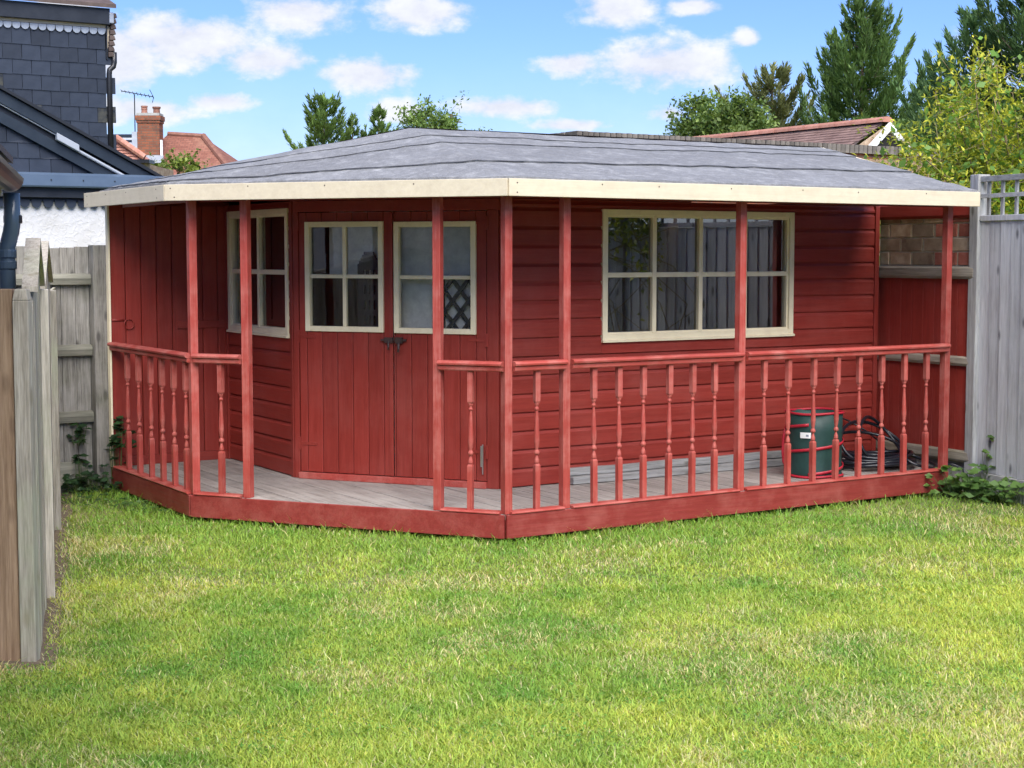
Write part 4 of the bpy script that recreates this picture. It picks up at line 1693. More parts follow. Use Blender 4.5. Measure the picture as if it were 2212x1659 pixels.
u = 0.02
while u < LEN - .03:
    u1 = u + .105
    t0, t1 = top_at(u) - .012, top_at(u1) - .012
    m = MB()
    j = rnd.uniform(0, .008)
    P = [fLr(u, .0 + j, .02), fLr(u1 - .003, .0 + j, .02), fLr(u1 - .003, -.016 + j, .02), fLr(u, -.016 + j, .02), fLr(u, j, t0), fLr(u1 - .003, j, t1), fLr(u1 - .003, -.016 + j, t1), fLr(u, -.016 + j, t0)]
    m.hexa(P)
    m.obj('board', 'fence_pale', LF)
    u = u1
for c, w_, lo, hi in ((.62, .60, 1.565, 1.775), (2.25, .95, 1.55, 1.775)):
    for s in (-1, 1):
        ua, ub = c + s * w_, c + s * .004
        m = MB()
        m.hexa([fLr(ua, .03, lo), fLr(ub, .03, hi), fLr(ub, -.035, hi), fLr(ua, -.035, lo), fLr(ua, .03, lo + .022), fLr(ub, .03, hi + .022), fLr(ub, -.035, hi + .022), fLr(ua, -.035, lo + .022)])
        m.obj('sloped_cap', 'fence_pale', LF)
for uu, h_ in ((1.24, 1.55), (3.30, 1.50)):
    MB().hexa([fLr(uu - .035, .05, 0), fLr(uu + .035, .05, 0), fLr(uu + .035, -.05, 0), fLr(uu - .035, -.05, 0), fLr(uu - .035, .05, h_), fLr(uu + .035, .05, h_), fLr(uu + .035, -.05, h_), fLr(uu - .035, -.05, h_)]).obj('fence_post', 'fence_pale', LF, .004)

# rain gutter end and downpipe of the neighbouring outbuilding, and that outbuilding
GO = thing('gutter_downpipe', 'dark grey plastic downpipe and gutter end at the left edge', 'gutter', (-2.27, 7.2, 0), 0)
m = MB()
for s, rr in ((0, .062), (1, .062)):
    pass
pts = np.linspace(0, math.pi, 11)
gd = Vector((.25, -.97, 0)).normalized()


def gutter_pts(r, off, t):
    """half-round section across the gutter line; off along it"""
    sx = Vector((gd.y, -gd.x, 0))
    c = Vector((.012, .03, 2.062)) + gd * off
    return c + sx * (r * math.cos(t)) + Vector((0, 0, -r * math.sin(t)))


for r in (.060, .055):
    for off in (0, 3.6):
        for t in pts:
            m.v.append(tuple(gutter_pts(r, off, t)))
n = 11
for g_ in (0, 2):
    for j in range(n - 1):
        m.f.append((g_ * n + j, g_ * n + j + 1, (g_ + 1) * n + j + 1, (g_ + 1) * n + j))
for j in range(n - 1):
    m.f.append((j, 2 * n + j, 2 * n + j + 1, j + 1))
m.f.append(tuple(range(n)))
m.obj('gutter', 'plastic_black', GO, smooth=False)
m = MB().tube([(.03, -.01, 1.995), (.03, -.01, 1.86), (.022, -.006, 1.82), (.002, 0, 1.755), (0, 0, 1.72), (0, 0, .0)], .036, 16)
m.obj('pipe', 'plastic_grey', GO, smooth=True)
for z0, x in ((1.86, .03), (1.705, .0), (1.655, 0)):
    MB().lathe([(.038, z0), (.041, z0 + .004), (.041, z0 + .034), (.038, z0 + .038)], 16, x, 0).obj('pipe_collar', 'plastic_black' if z0 > 1.8 else 'plastic_grey', GO, smooth=False)

OB = thing('outbuilding', 'white roughcast outbuilding with cream soffit behind the gutter at the left edge', 'building', (-2.30, 7.2, 0), 0)
fO = frame((0, 0), (.25 * 8, -.97 * 8))   # runs towards the camera, outwards is away from the lawn
MB().fbox(fO, .0, 8.2, .14, 2.6, 0, 2.03).obj('wall', 'roughcast', OB)
MB().box(-4.6, -1.30, -6.5, 2.1, 0, 2.75).obj('rear_wall', 'roughcast', OB)
MB().fbox(fO, -.06, 8.2, .015, .139, 1.985, 2.00).obj('soffit', 'soffit_cream', OB)
MB().fbox(fO, -.06, 8.2, -.012, .012, 1.985, 2.13).obj('eaves_board', 'soffit_cream', OB)
MB().hexa([fO(-.09, -.06, 2.132), fO(8.2, -.06, 2.132), fO(8.2, 2.6, 2.9), fO(-.09, 2.6, 2.9), fO(-.09, -.06, 2.16), fO(8.2, -.06, 2.16), fO(8.2, 2.6, 2.93), fO(-.09, 2.6, 2.93)]).obj('roof', 'clay_dark', OB)

# ------------------------------------------------------------------ slate clad house on the left
SL = thing('slate_house', 'dark slate clad house with gabled white rendered extension behind the left fence', 'house', (CX, CY, 0), ROT)
TB, GB = 11.0, 8.0
MB().box(-5, 1.165, TB + .02, TB + 5, 0, 4.5).obj('tower_wall', 'dark_void', SL)
SWd, SHt = .221, .172


def slate_mesh():
    m = MB()
    m.hexa([(0, -.010, 0), (SWd - .005, -.010, 0), (SWd - .005, .002, 0), (0, .002, 0), (0, -.002, SHt + .02), (SWd - .005, -.002, SHt + .02), (SWd - .005, .006, SHt + .02), (0, .006, SHt + .02)])
    return m.mesh('slate', 'slate')


sl_me = slate_mesh()
sl_me2 = sl_me.copy()
plain('slate_lichen', (.020, .027, .040), .6, var=.2, nscale=11, c2=(.085, .085, .070), bumpd=.15, bscale=30, spec=.2)
sl_me2.materials[0] = MATS['slate_lichen']
r_ = 0
z = 4.335 - SHt
while z > 2.3:
    a = 1.165 - SWd * (1 if r_ % 2 == 0 else .5)
    if r_ % 2:
        m = MB().hexa([(a + SWd, TB - .010, z), (1.165, TB - .010, z), (1.165, TB + .002, z), (a + SWd, TB + .002, z), (a + SWd, TB - .002, z + SHt + .02), (1.165, TB - .002, z + SHt + .02), (1.165, TB + .006, z + SHt + .02), (a + SWd, TB + .006, z + SHt + .02)])
        m.obj('slate', 'slate', SL)
    while a > -.62:
        o = link('slate', sl_me, SL)
        o.location = (a, TB + rnd.uniform(-.002, .001), z + rnd.uniform(-.004, .003))
        o.rotation_euler = (0, rnd.gauss(0, .006), 0)
        if rnd.random() < .12 + (.35 if z < 3.6 and a < .3 else 0):
            o.data = sl_me2
        a -= SWd
    z -= SHt
    r_ += 1


def scallop_mesh(w, h, mat):
    m = MB()
    n = 8
    m.v = [(-w / 2, -.008, h), (w / 2, -.008, h)] + [(w / 2 * math.cos(t), -.008, -w / 2 * math.sin(t) * 1.0) for t in np.linspace(0, math.pi, n)]
    k = len(m.v)
    m.v += [(x, .004, z) for x, y, z in m.v]
    ring = [0] + list(range(k - 1, 1, -1)) + [1]
    ring = [0, *range(k - 1, 1, -1), 1]
    m.f = [tuple(ring), tuple(k + i for i in ring[::-1])]
    for i in range(len(ring)):
        a_, b_ = ring[i], ring[(i + 1) % len(ring)]
        m.f.append((b_, a_, k + a_, k + b_))
    return m.mesh('scallop', mat)


sc_me = scallop_mesh(.094, .03, 'slate_pale')
a = 1.115
while a > -.6:
    o = link('scallop_slate', sc_me, SL)
    o.location = (a, TB - .016, 4.385)
    a -= .1005
MB().box(-5, 1.17, TB - .02, TB + .02, 4.42, 4.50).obj('tower_frieze', 'soffit_cream', SL)
MB().box(-5, 1.20, TB - .09, TB - .025, 4.455, 4.645).obj('tower_fascia', 'fascia_dark', SL, .004)
MB().box(1.19, 1.245, TB - .10, TB - .08, 4.47, 4.60).obj('fascia_end', 'slate_pale', SL, .01)
MB().hexa([(-5, TB - .14, 4.645), (1.26, TB - .14, 4.645), (1.26, TB + 2, 5.4), (-5, TB + 2, 5.4), (-5, TB - .14, 4.69), (1.26, TB - .14, 4.69), (1.26, TB + 2, 5.44), (-5, TB + 2, 5.44)]).obj('tower_roof', 'clay_dark', SL)
# side eaves of the tower with tile ends running down
MB().hexa([(1.17, TB + .0, 4.05), (1.225, TB + .0, 4.02), (1.225, TB + .25, 4.02), (1.17, TB + .25, 4.05), (1.17, TB, 4.45), (1.225, TB, 4.45), (1.225, TB + .25, 4.45), (1.17, TB + .25, 4.45)]).obj('verge_soffit', 'soffit_cream', SL)
MB().box(1.166, 1.18, TB - .03, TB + .2, 4.05, 4.47).obj('verge_board', 'plastic_black', SL)
for k in range(8):
    zz = 4.60 - k * .066
    x0 = 1.29 - k * .006
    MB().hexa([(x0 - .06, TB - .05, zz - .06), (x0 + .012, TB - .05, zz - .052), (x0 + .012, TB + .25, zz - .052), (x0 - .06, TB + .25, zz - .06), (x0 - .06, TB - .05, zz), (x0 - .004, TB - .05, zz), (x0 - .004, TB + .25, zz), (x0 - .06, TB + .25, zz)]).obj('verge_tile', 'clay_dark', SL, .006)
m = MB().tube([(1.262, TB - .02, 4.14), (1.262, TB - .02, 4.02), (1.25, TB - .02, 3.97), (1.205, TB - .02, 3.93), (1.198, TB - .02, 3.88), (1.206, TB - .02, 2.2)], .033, 10)
m.obj('downpipe', 'plastic_black', SL, smooth=True)
MB().box(1.16, 1.20, TB - .03, TB + .0, 3.395, 3.41).obj('pipe_clip', 'plastic_black', SL)

# gabled extension
SLP = (2.531 - 3.342) / (.72 + .854)


def rz_(a, z0):
    return z0 + SLP * (a + .856)


MB().box(-5, .95, GB + .0, GB + .25, 0, 2.26).obj('extension_wall', 'roughcast', SL)
m = MB()
m.v = [(-4, GB + .03, 2.25), (.75, GB + .03, 2.25), (.75, GB + .03, 2.52), (-.86, GB + .03, 3.30), (-4, GB + .03, 4.92), (-4, GB + .03, 2.25)]
m.f = [(0, 1, 2, 3, 4)]
m.obj('gable_backing', 'dark_void', SL)
# slates of the gable, cut to the rake
r_ = 0
z = 2.52
GW, GH = .214, .150
while z < 3.0:
    a = -1.9 + (.5 * GW if r_ % 2 else 0) + .03
    while a < .2:
        a1 = a + GW - .005
        zr0, zr1 = rz_(a, 2.998), rz_(a1, 2.998)
        zt = z + GH + .012
        if zr0 > z + .01:
            t0, t1 = min(zt, zr0), max(min(zt, zr1), z)
            aa = a1
            if zr1 < z:
                aa = a + (a1 - a) * (zr0 - z) / (zr0 - zr1)
            m = MB().hexa([(a, GB - .004, z), (aa, GB - .004, z), (aa, GB + .008, z), (a, GB + .008, z), (a, GB + .004, t0), (aa, GB + .004, max(t1, z + .001)), (aa, GB + .012, max(t1, z + .001)), (a, GB + .012, t0)])
            m.obj('slate', 'slate', SL)
        a += GW
    z += GH
    r_ += 1


def rake(z0, z1, y0, y1, mat, a0=-3.5, name='rake_board', aend=None):
    e0 = aend if aend is not None else .78
    m = MB().hexa([(a0, y0, rz_(a0, z0)), (e0, y0, rz_(e0, z0)), (e0, y1, rz_(e0, z0)), (a0, y1, rz_(a0, z0)), (a0, y0, rz_(a0, z1)), (e0, y0, rz_(e0, z1)), (e0, y1, rz_(e0, z1)), (a0, y1, rz_(a0, z1))])
    return m.obj(name, mat, SL, .003)


rake(2.993, 3.110, GB - .05, GB + .02, 'rake_blue')
rake(3.112, 3.178, GB - .02, GB + .02, 'fascia_dark')
rake(3.180, 3.306, GB - .09, GB + .02, 'rake_blue')
rake(3.308, 3.345, GB - .13, GB + 3, 'plastic_black', name='gable_roof')
rake(3.165, 3.179, GB - .072, GB - .055, 'pale_plastic', a0=-3.5, name='edge_trim', aend=-.32)
m = MB()
a0, a1 = -.30, .44
m.tube([(a0, GB - .075, rz_(a0, 3.135)), (a1, GB - .075, rz_(a1, 3.135))], .016, 8)
m.obj('trim_tube', 'pale_plastic', SL)
m = MB().hexa([(-.34, GB - .12, rz_(-.34, 3.12)), (-.12, GB - .12, rz_(-.12, 3.12)), (-.12, GB - .05, rz_(-.12, 3.12)), (-.34, GB - .05, rz_(-.34, 3.12)), (-.34, GB - .12, rz_(-.34, 3.19)), (-.12, GB - .12, rz_(-.12, 3.19)), (-.12, GB - .05, rz_(-.12, 3.19)), (-.34, GB - .05, rz_(-.34, 3.19))])
m.obj('trim_box', 'pale_plastic', SL, .006)
m = MB().prism(frame((-5, GB), (.75, GB)), 0, 5.75, [(.0, 2.385), (.16, 2.385), (.17, 2.40), (.17, 2.505), (.10, 2.53), (.0, 2.53)])
m.obj('gutter_board', 'fascia_blue', SL)
for a in np.arange(-.75, .6, .32):
    MB().box(a, a + .012, GB - .176, GB - .169, 2.45, 2.462).obj('screw_cap', 'plastic_black', SL)
MB().box(-5, .95, GB - .09, GB - .001, 2.285, 2.384).obj('lower_fascia', 'fascia_dark', SL, .003)
MB().box(-5, .95, GB - .022, GB - .001, 2.245, 2.284).obj('slate_band', 'slate', SL, .002)
sc2 = scallop_mesh(.098, .035, 'slate')
a = .62
while a > -1.2:
    o = link('scallop_slate', sc2, SL)
    o.location = (a, GB - .03, 2.232)
    a -= .1155

# ------------------------------------------------------------------ brick garage behind the roof
GA = thing('brick_garage', 'flat roofed brick garage with brick-on-edge coping behind the felt roof', 'garage', (.719, 18.0, 0), ROT)
gl = 6.6
MB().box(0.02, gl, .02, 3.5, 0, 2.99).obj('wall', 'chimney_brick', GA)
MB().box(3.4, gl - .01, -.01, .015, 2.2, 2.93).obj('cladding', 'fence_brown', GA)
cb = MB().box(0, .066, -.02, .215, 0, .105).mesh('coping_brick', 'coping')
u = 0.0
while u < gl:
    o = link('coping_brick', cb, GA)
    o.location = (u, rnd.uniform(-.006, .006), 2.993 + rnd.uniform(-.003, .003))
    u += .0765
cb2 = MB().box(-.02, .215, 0, .066, 0, .105).mesh('coping_brick', 'coping')
u = .225
while u < 2.6:
    o = link('coping_brick', cb2, GA)
    o.location = (rnd.uniform(-.006, .006), u, 2.993 + rnd.uniform(-.003, .003))
    u += .0765
MB().box(.05, gl - .05, .2, 3.4, 2.99, 3.02).obj('flat_roof', 'flat_roof', GA)

# ------------------------------------------------------------------ bungalow roof beyond
ridge_dir = Vector((-2.7, 4.5, 0)).normalized()
BG = thing('bungalow', 'brown tiled bungalow roof with pink ridge tiles and white gable boards', 'house', (6.97, 30.0, 0), math.atan2(-ridge_dir.x, ridge_dir.y))
# local: +y runs back along the ridge, +x to the right
RL, RZ, HW, EZ = 7.0, 4.19, 3.4, 2.2
slope = (RZ - EZ) / HW
m = MB()
m.v = [(0, 0, RZ), (0, RL, RZ), (-HW, RL, EZ), (-HW, 0, EZ), (HW, RL, EZ), (HW, 0, EZ)]
m.f = [(0, 1, 2, 3), (0, 5, 4, 1)]
m.obj('roof_deck', 'clay_dark', BG)
# lapped tiles, one small box each, on the slope that shows
tv, tf = [], []
ang_ = math.atan(slope)
nrow = int(HW / math.cos(ang_) / .11)
for r in range(nrow):
    s0 = r * .11
    for k in range(int(RL / .165)):
        y0 = k * .165 + (.082 if r % 2 else 0)
        y1 = min(y0 + .160, RL)
        if y1 - y0 < .02:
            continue
        xa, xb = -s0 * math.cos(ang_), -(s0 + .125) * math.cos(ang_)
        za, zb2 = RZ - s0 * math.sin(ang_) + .006, RZ - (s0 + .125) * math.sin(ang_) + .022 + rnd.uniform(-.003, .006)
        i = len(tv)
        tv += [(xa, y0, za), (xa, y1, za), (xb, y1, zb2), (xb, y0, zb2), (xb, y1, zb2 - .02), (xb, y0, zb2 - .02)]
        tf += [(i, i + 1, i + 2, i + 3), (i + 3, i + 2, i + 4, i + 5)]
m = MB()
m.v, m.f = tv, tf
plain('bungalow_tile', (.16, .095, .08), .85, nscale=2.5, c2=(.25, .16, .135))
stuff(m.obj('roof_tiles', 'bungalow_tile', BG))
rt = MB()
ptsr = [(.13 * math.cos(t), .13 * math.sin(t) * .8) for t in np.linspace(0, math.pi, 7)]
for yy in (0, .43):
    rt.v += [(x, yy, z) for x, z in ptsr]
rt.f = [(j, j + 1, 8 + j, 7 + j) for j in range(6)] + [tuple(range(7))[::-1], tuple(range(7, 14))]
rt_me = rt.mesh('ridge_tile', 'clay_ridge')
y = -.05
while y < RL:
    o = link('ridge_tile', rt_me, BG)
    o.location = (rnd.uniform(-.01, .01), y, RZ - .01)
    y += .445
# white boards of the small gable in front
for s in (-1, 1):
    m = MB()
    m.hexa([(0, -.12, RZ - .17), (s * .52, -.12, RZ - .62), (s * .52, -.06, RZ - .62), (0, -.06, RZ - .17), (0, -.12, RZ - .02), (s * .60, -.12, RZ - .54), (s * .60, -.06, RZ - .54), (0, -.06, RZ - .02)])
    m.obj('barge_board', 'white_paint', BG)
m = MB()
m.v = [(0, -.03, RZ - .05), (-HW, -.03, EZ), (HW, -.03, EZ)]
m.f = [(0, 1, 2)]
m.obj('gable_wall', 'brick_buff', BG)
m = MB()
m.v = [(0, -.05, RZ - .20), (-.40, -.05, RZ - .56), (.40, -.05, RZ - .56)]
m.f = [(0, 1, 2)]
m.obj('gable_window', 'dark_void', BG)

# ------------------------------------------------------------------ far house with chimney
FH = thing('chimney_house', 'far red tiled house with brick chimney and aerial', 'house', (-11.2, 50, 0), 0)


def roof_quad(name, P, mat, parent):
    me = bpy.data.meshes.new(name)
    me.from_pydata(P, [], [tuple(range(len(P)))])
    uv = me.uv_layers.new()
    a0 = Vector(P[0])
    ex = (Vector(P[1]) - a0).normalized()
    nn = ex.cross(Vector(P[2]) - a0).normalized()
    ey = nn.cross(ex)
    for l in me.loops:
        d = Vector(P[l.vertex_index]) - a0
        uv.data[l.index].uv = (d.dot(ex), d.dot(ey))
    me.materials.append(MATS[mat])
    return link(name, me, parent)


# right hand hipped roof
roof_quad('roof_slope', [(-1.2, -2.0, 3.2), (3.6, -2.0, 3.2), (1.42, 1.0, 5.45), (.3, 1.0, 5.52)], 'far_tiles', FH)
roof_quad('roof_slope', [(3.6, -2.0, 3.2), (4.4, 4.0, 3.2), (1.42, 1.0, 5.45)], 'far_tiles', FH)
MB().tube([(1.42, 1.0, 5.47), (3.6, -2.0, 3.23)], .10, 8).obj('hip_tiles', 'clay_tile', FH)
MB().tube([(.3, 1.0, 5.53), (1.46, 1.0, 5.46)], .08, 8).obj('ridge_tiles', 'clay_tile', FH)
m = MB()
m.v = [(-2.6, -1.2, 3.4), (.62, -1.2, 3.4), (.62, 1.0, 5.45), (-2.6, 1.0, 5.45)]
m.f = [(0, 1, 2, 3)]
m.obj('slate_roof', 'lead', FH)
for k in range(7):
    z = 3.9 + k * .23
    yy = -1.2 + (z - 3.4) / 2.05 * 2.2
    MB().box(-2.6, .30, yy - .05, yy - .01, z, z + .05).obj('slate_course', 'clay_dark' if k % 2 else 'slate', FH)
MB().box(-2.6, .0, .95, 1.05, 5.42, 5.52).obj('slate_ridge', 'slate', FH)
ch = part('chimney', FH)
MB().box(-.36, .32, -.3, .25, 4.7, 5.78).obj('stack', 'chimney_brick', ch)
MB().box(-.385, .345, -.33, .28, 5.78, 5.86).obj('corbel', 'chimney_brick', ch)
MB().box(-.41, .37, -.355, .305, 5.86, 6.00).obj('corbel', 'chimney_brick', ch)
MB().box(-.37, .33, -.32, .27, 6.00, 6.08).obj('flaunching', 'concrete', ch)
MB().lathe([(.10, 6.08), (.09, 6.20), (.105, 6.24), (.085, 6.26), (.105, 6.29), (.105, 6.33)], 12, -.22, .1).obj('chimney_pot', 'clay_ridge', ch)
MB().lathe([(.11, 6.08), (.10, 6.22), (.13, 6.26), (.13, 6.30)], 12, .16, .1).obj('chimney_pot', 'clay_tile', ch)
MB().box(-.52, -.36, -.34, -.28, 4.6, 5.5).obj('lead_flashing', 'lead', ch)
MB().box(.35, .42, -.34, -.28, 4.7, 5.25).obj('lead_flashing', 'white_paint', ch)
MB().box(-.40, .44, -.36, -.31, 4.55, 4.78).obj('lead_flashing', 'lead', ch)
ae = part('aerial', FH)
MB().tube([(-.45, -.2, 5.2), (-.45, -.2, 6.66)], .018, 6).obj('mast', 'plastic_black', ae)
MB().tube([(-.85, -.2, 6.76), (.12, -.2, 6.58)], .014, 6).obj('boom', 'plastic_black', ae)
for k in range(9):
    t = k / 8
    x, z = -.85 + .97 * t, 6.76 - .18 * t
    l = .10 + .05 * t
    MB().tube([(x + .06 * l, -.2 - l, z + .3 * l), (x - .06 * l, -.2 + l, z - .3 * l)], .009, 5).obj('element', 'plastic_black', ae)
MB().tube([(.02, -.2, 6.80), (.14, -.2, 6.56), (.10, -.2, 6.40)], .011, 5).obj('reflector', 'plastic_black', ae)
MB().box(-3.0, 3.6, -1.6, 3.5, 0, 3.3).obj('house_wall', 'chimney_brick', FH)

HT = thing('hipped_outhouse', 'pinkish tiled hip roof corner beside the slate house downpipe', 'house', (-7.39, 30, 0), 0)
m = MB()
for k in range(6):
    t = k / 6
    x1 = .10 + .50 * (k + 1) / 6 * 1.0
    z1, z0 = 3.85 - .35 * t, 3.85 - .35 * (t + 1 / 6) - .012
    m = MB().hexa([(-2, -.10 * t - .02, z0), (x1, -.10 * t - .02, z0), (x1, .3, z0), (-2, .3, z0), (-2, -.10 * t + .03, z1), (x1 - .09, -.10 * t + .03, z1), (x1 - .09, .3, z1), (-2, .3, z1)])
    m.obj('tile_course', 'clay_ridge', HT)
for k in range(5):
    t = k / 5
    m = MB().tube([(.02 + .56 * t, -.06 - .1 * t, 3.90 - .38 * t), (.02 + .56 * (t + .19), -.06 - .1 * t, 3.90 - .38 * (t + .19))], .06, 8)
    m.obj('hip_tile', 'clay_ridge', HT)
MB().box(-2, .66, -.16, .3, 3.42, 3.485).obj('gutter', 'plastic_black', HT)
MB().box(-2, .55, -.05, 2.5, 0, 3.42).obj('wall', 'brick_buff', HT)

# telegraph pole
TP = thing('utility_pole', 'distant wooden pole with crossbars behind the roof peak', 'pole', (-2.257, 60, 0), 0)
MB().tube([(0, 0, 0), (0, 0, 6.95)], .055, 8).obj('pole', 'bark', TP)
for z, l in ((6.62, .36), (6.86, .18)):
    MB().box(-l, l, -.03, .03, z, z + .05).obj('crossbar', 'bark', TP)

# ------------------------------------------------------------------ trees


def conifer(label, x, y, h, rad, seed, c0, c1, dens=1.0, z0=0.5, leafsize=.20, droop=.25, open_=.0, cat='tree', group='conifers behind the gardens', lean=(0, 0)):
    r = np.random.default_rng(seed)
    T = thing('conifer_tree', label, cat, (x, y, 0), 0, group)
    m = MB()
    m.tube([(0, 0, 0), (lean[0] * .3, lean[1] * .3, h * .5), (lean[0], lean[1], h * .98)], [.12 * h / 7, .08 * h / 7, .012], 8)
    m.obj('trunk', 'bark', T, smooth=True)
    nb = int(70 * dens * h / 7)
    P, Dv, Nv, Ln, Wd, Cl = [], [], [], [], [], []
    br = MB()
    for i in range(nb):
        nwh = max(6, int(h / .40))
        t = z0 / h + (1 - z0 / h) * ((int(i / nb * nwh) + r.normal(0, .16)) / nwh)
        t = min(max(t, .02), .985)
        zb = t * h
        az = i * 2.399 + r.normal(0, .35)
        L = rad * (1.02 - t) ** .80 * r.choice([r.uniform(.35, .75), r.uniform(.75, 1.0), r.uniform(1.0, 1.3)]) * min(1, .35 + t * 4)
        up = r.uniform(-.08, .30) + .60 * t
        n = int(max(20, 66 * L))
        s = np.sort(r.uniform(.22, 1, n) ** .85)
        ca, sa = math.cos(az), math.sin(az)
        curve = lambda s_: np.stack([ca * L * s_, sa * L * s_, zb + L * (up * s_ - droop * np.sin(s_ * 2.6) + .40 * s_ ** 3)], 1)
        c = curve(s)
        c[:, 0] += lean[0] * t
        c[:, 1] += lean[1] * t
        tang = unit(curve(s + .02) - curve(s - .02))
        if L > .3:
            pp = curve(np.linspace(0, .9, 5))
            pp[:, 0] += lean[0] * t
            pp[:, 1] += lean[1] * t
            br.tube([tuple(v_) for v_ in pp], [.02, .016, .012, .008, .004], 4, caps=False)
        tone = r.uniform(.78, 1.18)
        # flat feathery sprays each side of the branch, tapering to a pointed tip
        for rep in range(4):
            sd = r.choice([-1, 1], n)
            side = np.stack([-sa * np.ones(n), ca * np.ones(n), np.zeros(n)], 1) * sd[:, None]
            spread = np.minimum(s * 1.6, 1 - s) * L * .42 + .02
            off = r.uniform(0, 1, n) * spread
            pos = c + side * off[:, None] + tang * (off * .6)[:, None] + r.normal(0, .02, (n, 3))
            pos[:, 2] += r.normal(0, .04, n) - off * .15
            d = tang + side * r.uniform(.1, .7, n)[:, None] + r.normal(0, .18, (n, 3))
            d[:, 2] += r.uniform(-.10, .35, n)
            P.append(pos)
            Dv.append(d)
            Nv.append(np.array([0, 0, 1.]) + r.normal(0, .5, (n, 3)))
            ls = leafsize * r.uniform(.4, 1.0, n)
            Ln.append(ls)
            Wd.append(ls * r.uniform(.12, .22, n) + .010)
            k = r.uniform(0, 1, n) * .5 + .5 * s
            col = np.array(c0) + (np.array(c1) - np.array(c0)) * k[:, None]
            Cl.append(col * (tone * r.uniform(.8, 1.2, n))[:, None])
    # leader sprays
    n = 60
    zt = h * (1 - r.uniform(0, .10, n))
    P.append(np.stack([lean[0] + r.normal(0, .02, n), lean[1] + r.normal(0, .02, n), zt], 1))
    d = r.normal(0, .5, (n, 3))
    d[:, 2] = np.abs(d[:, 2]) + .9
    Dv.append(d)
    Nv.append(r.normal(0, 1, (n, 3)))
    Ln.append(leafsize * r.uniform(.5, 1., n))
    Wd.append(leafsize * .25 * np.ones(n))
    Cl.append(np.tile(np.array(c1), (n, 1)))
    v, f = leaf_cards(np.concatenate(P), np.concatenate(Dv), np.concatenate(Nv), np.concatenate(Ln), np.concatenate(Wd), .06)
    crown = np_mesh('crown', v, [f], 'needle', np.repeat(np.concatenate(Cl), 4, axis=0), T)
    br.obj('branches', 'bark', T)
    return T


def broadleaf(name, label, x, y, zc, rx, rz, seed, c0, c1, nleaf, leafsize, nlimb=10, cat='tree', group=None, base=0, gap=.35, trunk=.09):
    r = np.random.default_rng(seed)
    T = thing(name, label, cat, (x, y, 0), 0, group)
    m = MB()
    ends = []
    m.tube([(0, 0, base), (.05, 0, zc * .5), (0, .05, zc - rz * .3)], [trunk, trunk * .75, trunk * .45], 7)
    for i in range(nlimb):
        an = i * 2.399 + r.normal(0, .3)
        el = r.uniform(.15, 1.25)
        e = np.array([math.cos(an) * math.cos(el) * rx, math.sin(an) * math.cos(el) * rx, math.sin(el) * rz]) * r.uniform(.7, 1.05)
        s = np.array([0, 0, zc - rz * r.uniform(.3, .8)])
        tip = np.array([0, 0, zc]) + e
        mid = (s + tip) / 2 + r.normal(0, .08 * rx, 3)
        m.tube([tuple(s), tuple(mid), tuple(tip)], [trunk * .35, trunk * .22, trunk * .06], 5)
        for k in range(5):
            t = r.uniform(.4, 1)
            b0 = mid + (tip - mid) * t
            b1 = b0 + r.normal(0, .28, 3) * np.array([rx, rx, rz])
            m.tube([tuple(b0), tuple(b1)], [trunk * .08, trunk * .03], 4)
            ends.append((b0, b1))
        ends.append((mid, tip))
    m.obj('trunk', 'bark', T, smooth=True)
    # leaves in clumps hung along the twigs
    E0 = np.array([e[0] for e in ends])
    E1_ = np.array([e[1] for e in ends])
    idx = r.integers(0, len(ends), nleaf)
    t = r.uniform(0, 1.05, nleaf)[:, None]
    pos = E0[idx] * (1 - t) + E1_[idx] * t + r.normal(0, 1, (nleaf, 3)) * np.array([rx, rx, rz]) * .085
    d = r.normal(0, 1, (nleaf, 3))
    nn = r.normal(0, .6, (nleaf, 3)) + np.array([0, 0, 1.])
    ls = leafsize * r.uniform(.6, 1.3, nleaf)
    v, f = leaf_cards(pos, d, nn, ls, ls * r.uniform(.45, .7, nleaf), .05)
    clump = r.uniform(.7, 1.2, len(ends))[idx]
    k = r.uniform(0, 1, nleaf)
    col = (np.array(c0) + (np.array(c1) - np.array(c0)) * k[:, None]) * clump[:, None]
    np_mesh('crown', v, [f], 'leaf', np.repeat(col, 4, axis=0), T)
    return T


DG0, DG1 = (.055, .115, .036), (.21, .32, .095)
conifer('tall dark conifer with pointed top behind the bungalow roof', 9.75, 45, 8.75, 3.5, 1, (.045, .098, .032), (.17, .27, .08), 1.9, leafsize=.26)
conifer('thinner olive conifer left of the tallest conifer', 7.75, 48, 7.3, 3.2, 2, (.08, .10, .04), (.26, .28, .11), 1.6, leafsize=.24)
conifer('small conifer left of the olive conifer', 6.85, 48.5, 6.0, 2.3, 3, DG0, (.20, .29, .10), 1.1, leafsize=.24)
conifer('low conifer right of the tallest conifer above the white gable', 11.2, 46, 5.5, 2.6, 14, DG0, DG1, 1.1, leafsize=.24)
conifer('blue green conifer behind the yellow shrub at the right', 10.85, 38, 7.4, 2.8, 4, (.05, .11, .050), (.15, .26, .10), 1.4, leafsize=.24)
conifer('dark conifer cut by the right edge of the picture', 12.3, 37, 9.6, 3.4, 5, (.045, .10, .040), (.14, .23, .085), 1.7, leafsize=.25)
conifer('lower conifer behind the left of the yellow shrub', 9.8, 37, 6.3, 1.9, 15, (.05, .11, .050), (.15, .25, .10), 1.0, leafsize=.22)
conifer('bright conifer with upswept branches left of the roof peak', -6.45, 55, 7.1, 2.5, 6, (.06, .12, .03), (.20, .30, .08), 1.5, leafsize=.26, droop=.05)
conifer('slim conifer just right of the bright upswept conifer', -5.55, 56, 6.55, 1.1, 7, (.06, .12, .03), (.18, .27, .085), 1.2, leafsize=.22, droop=0)
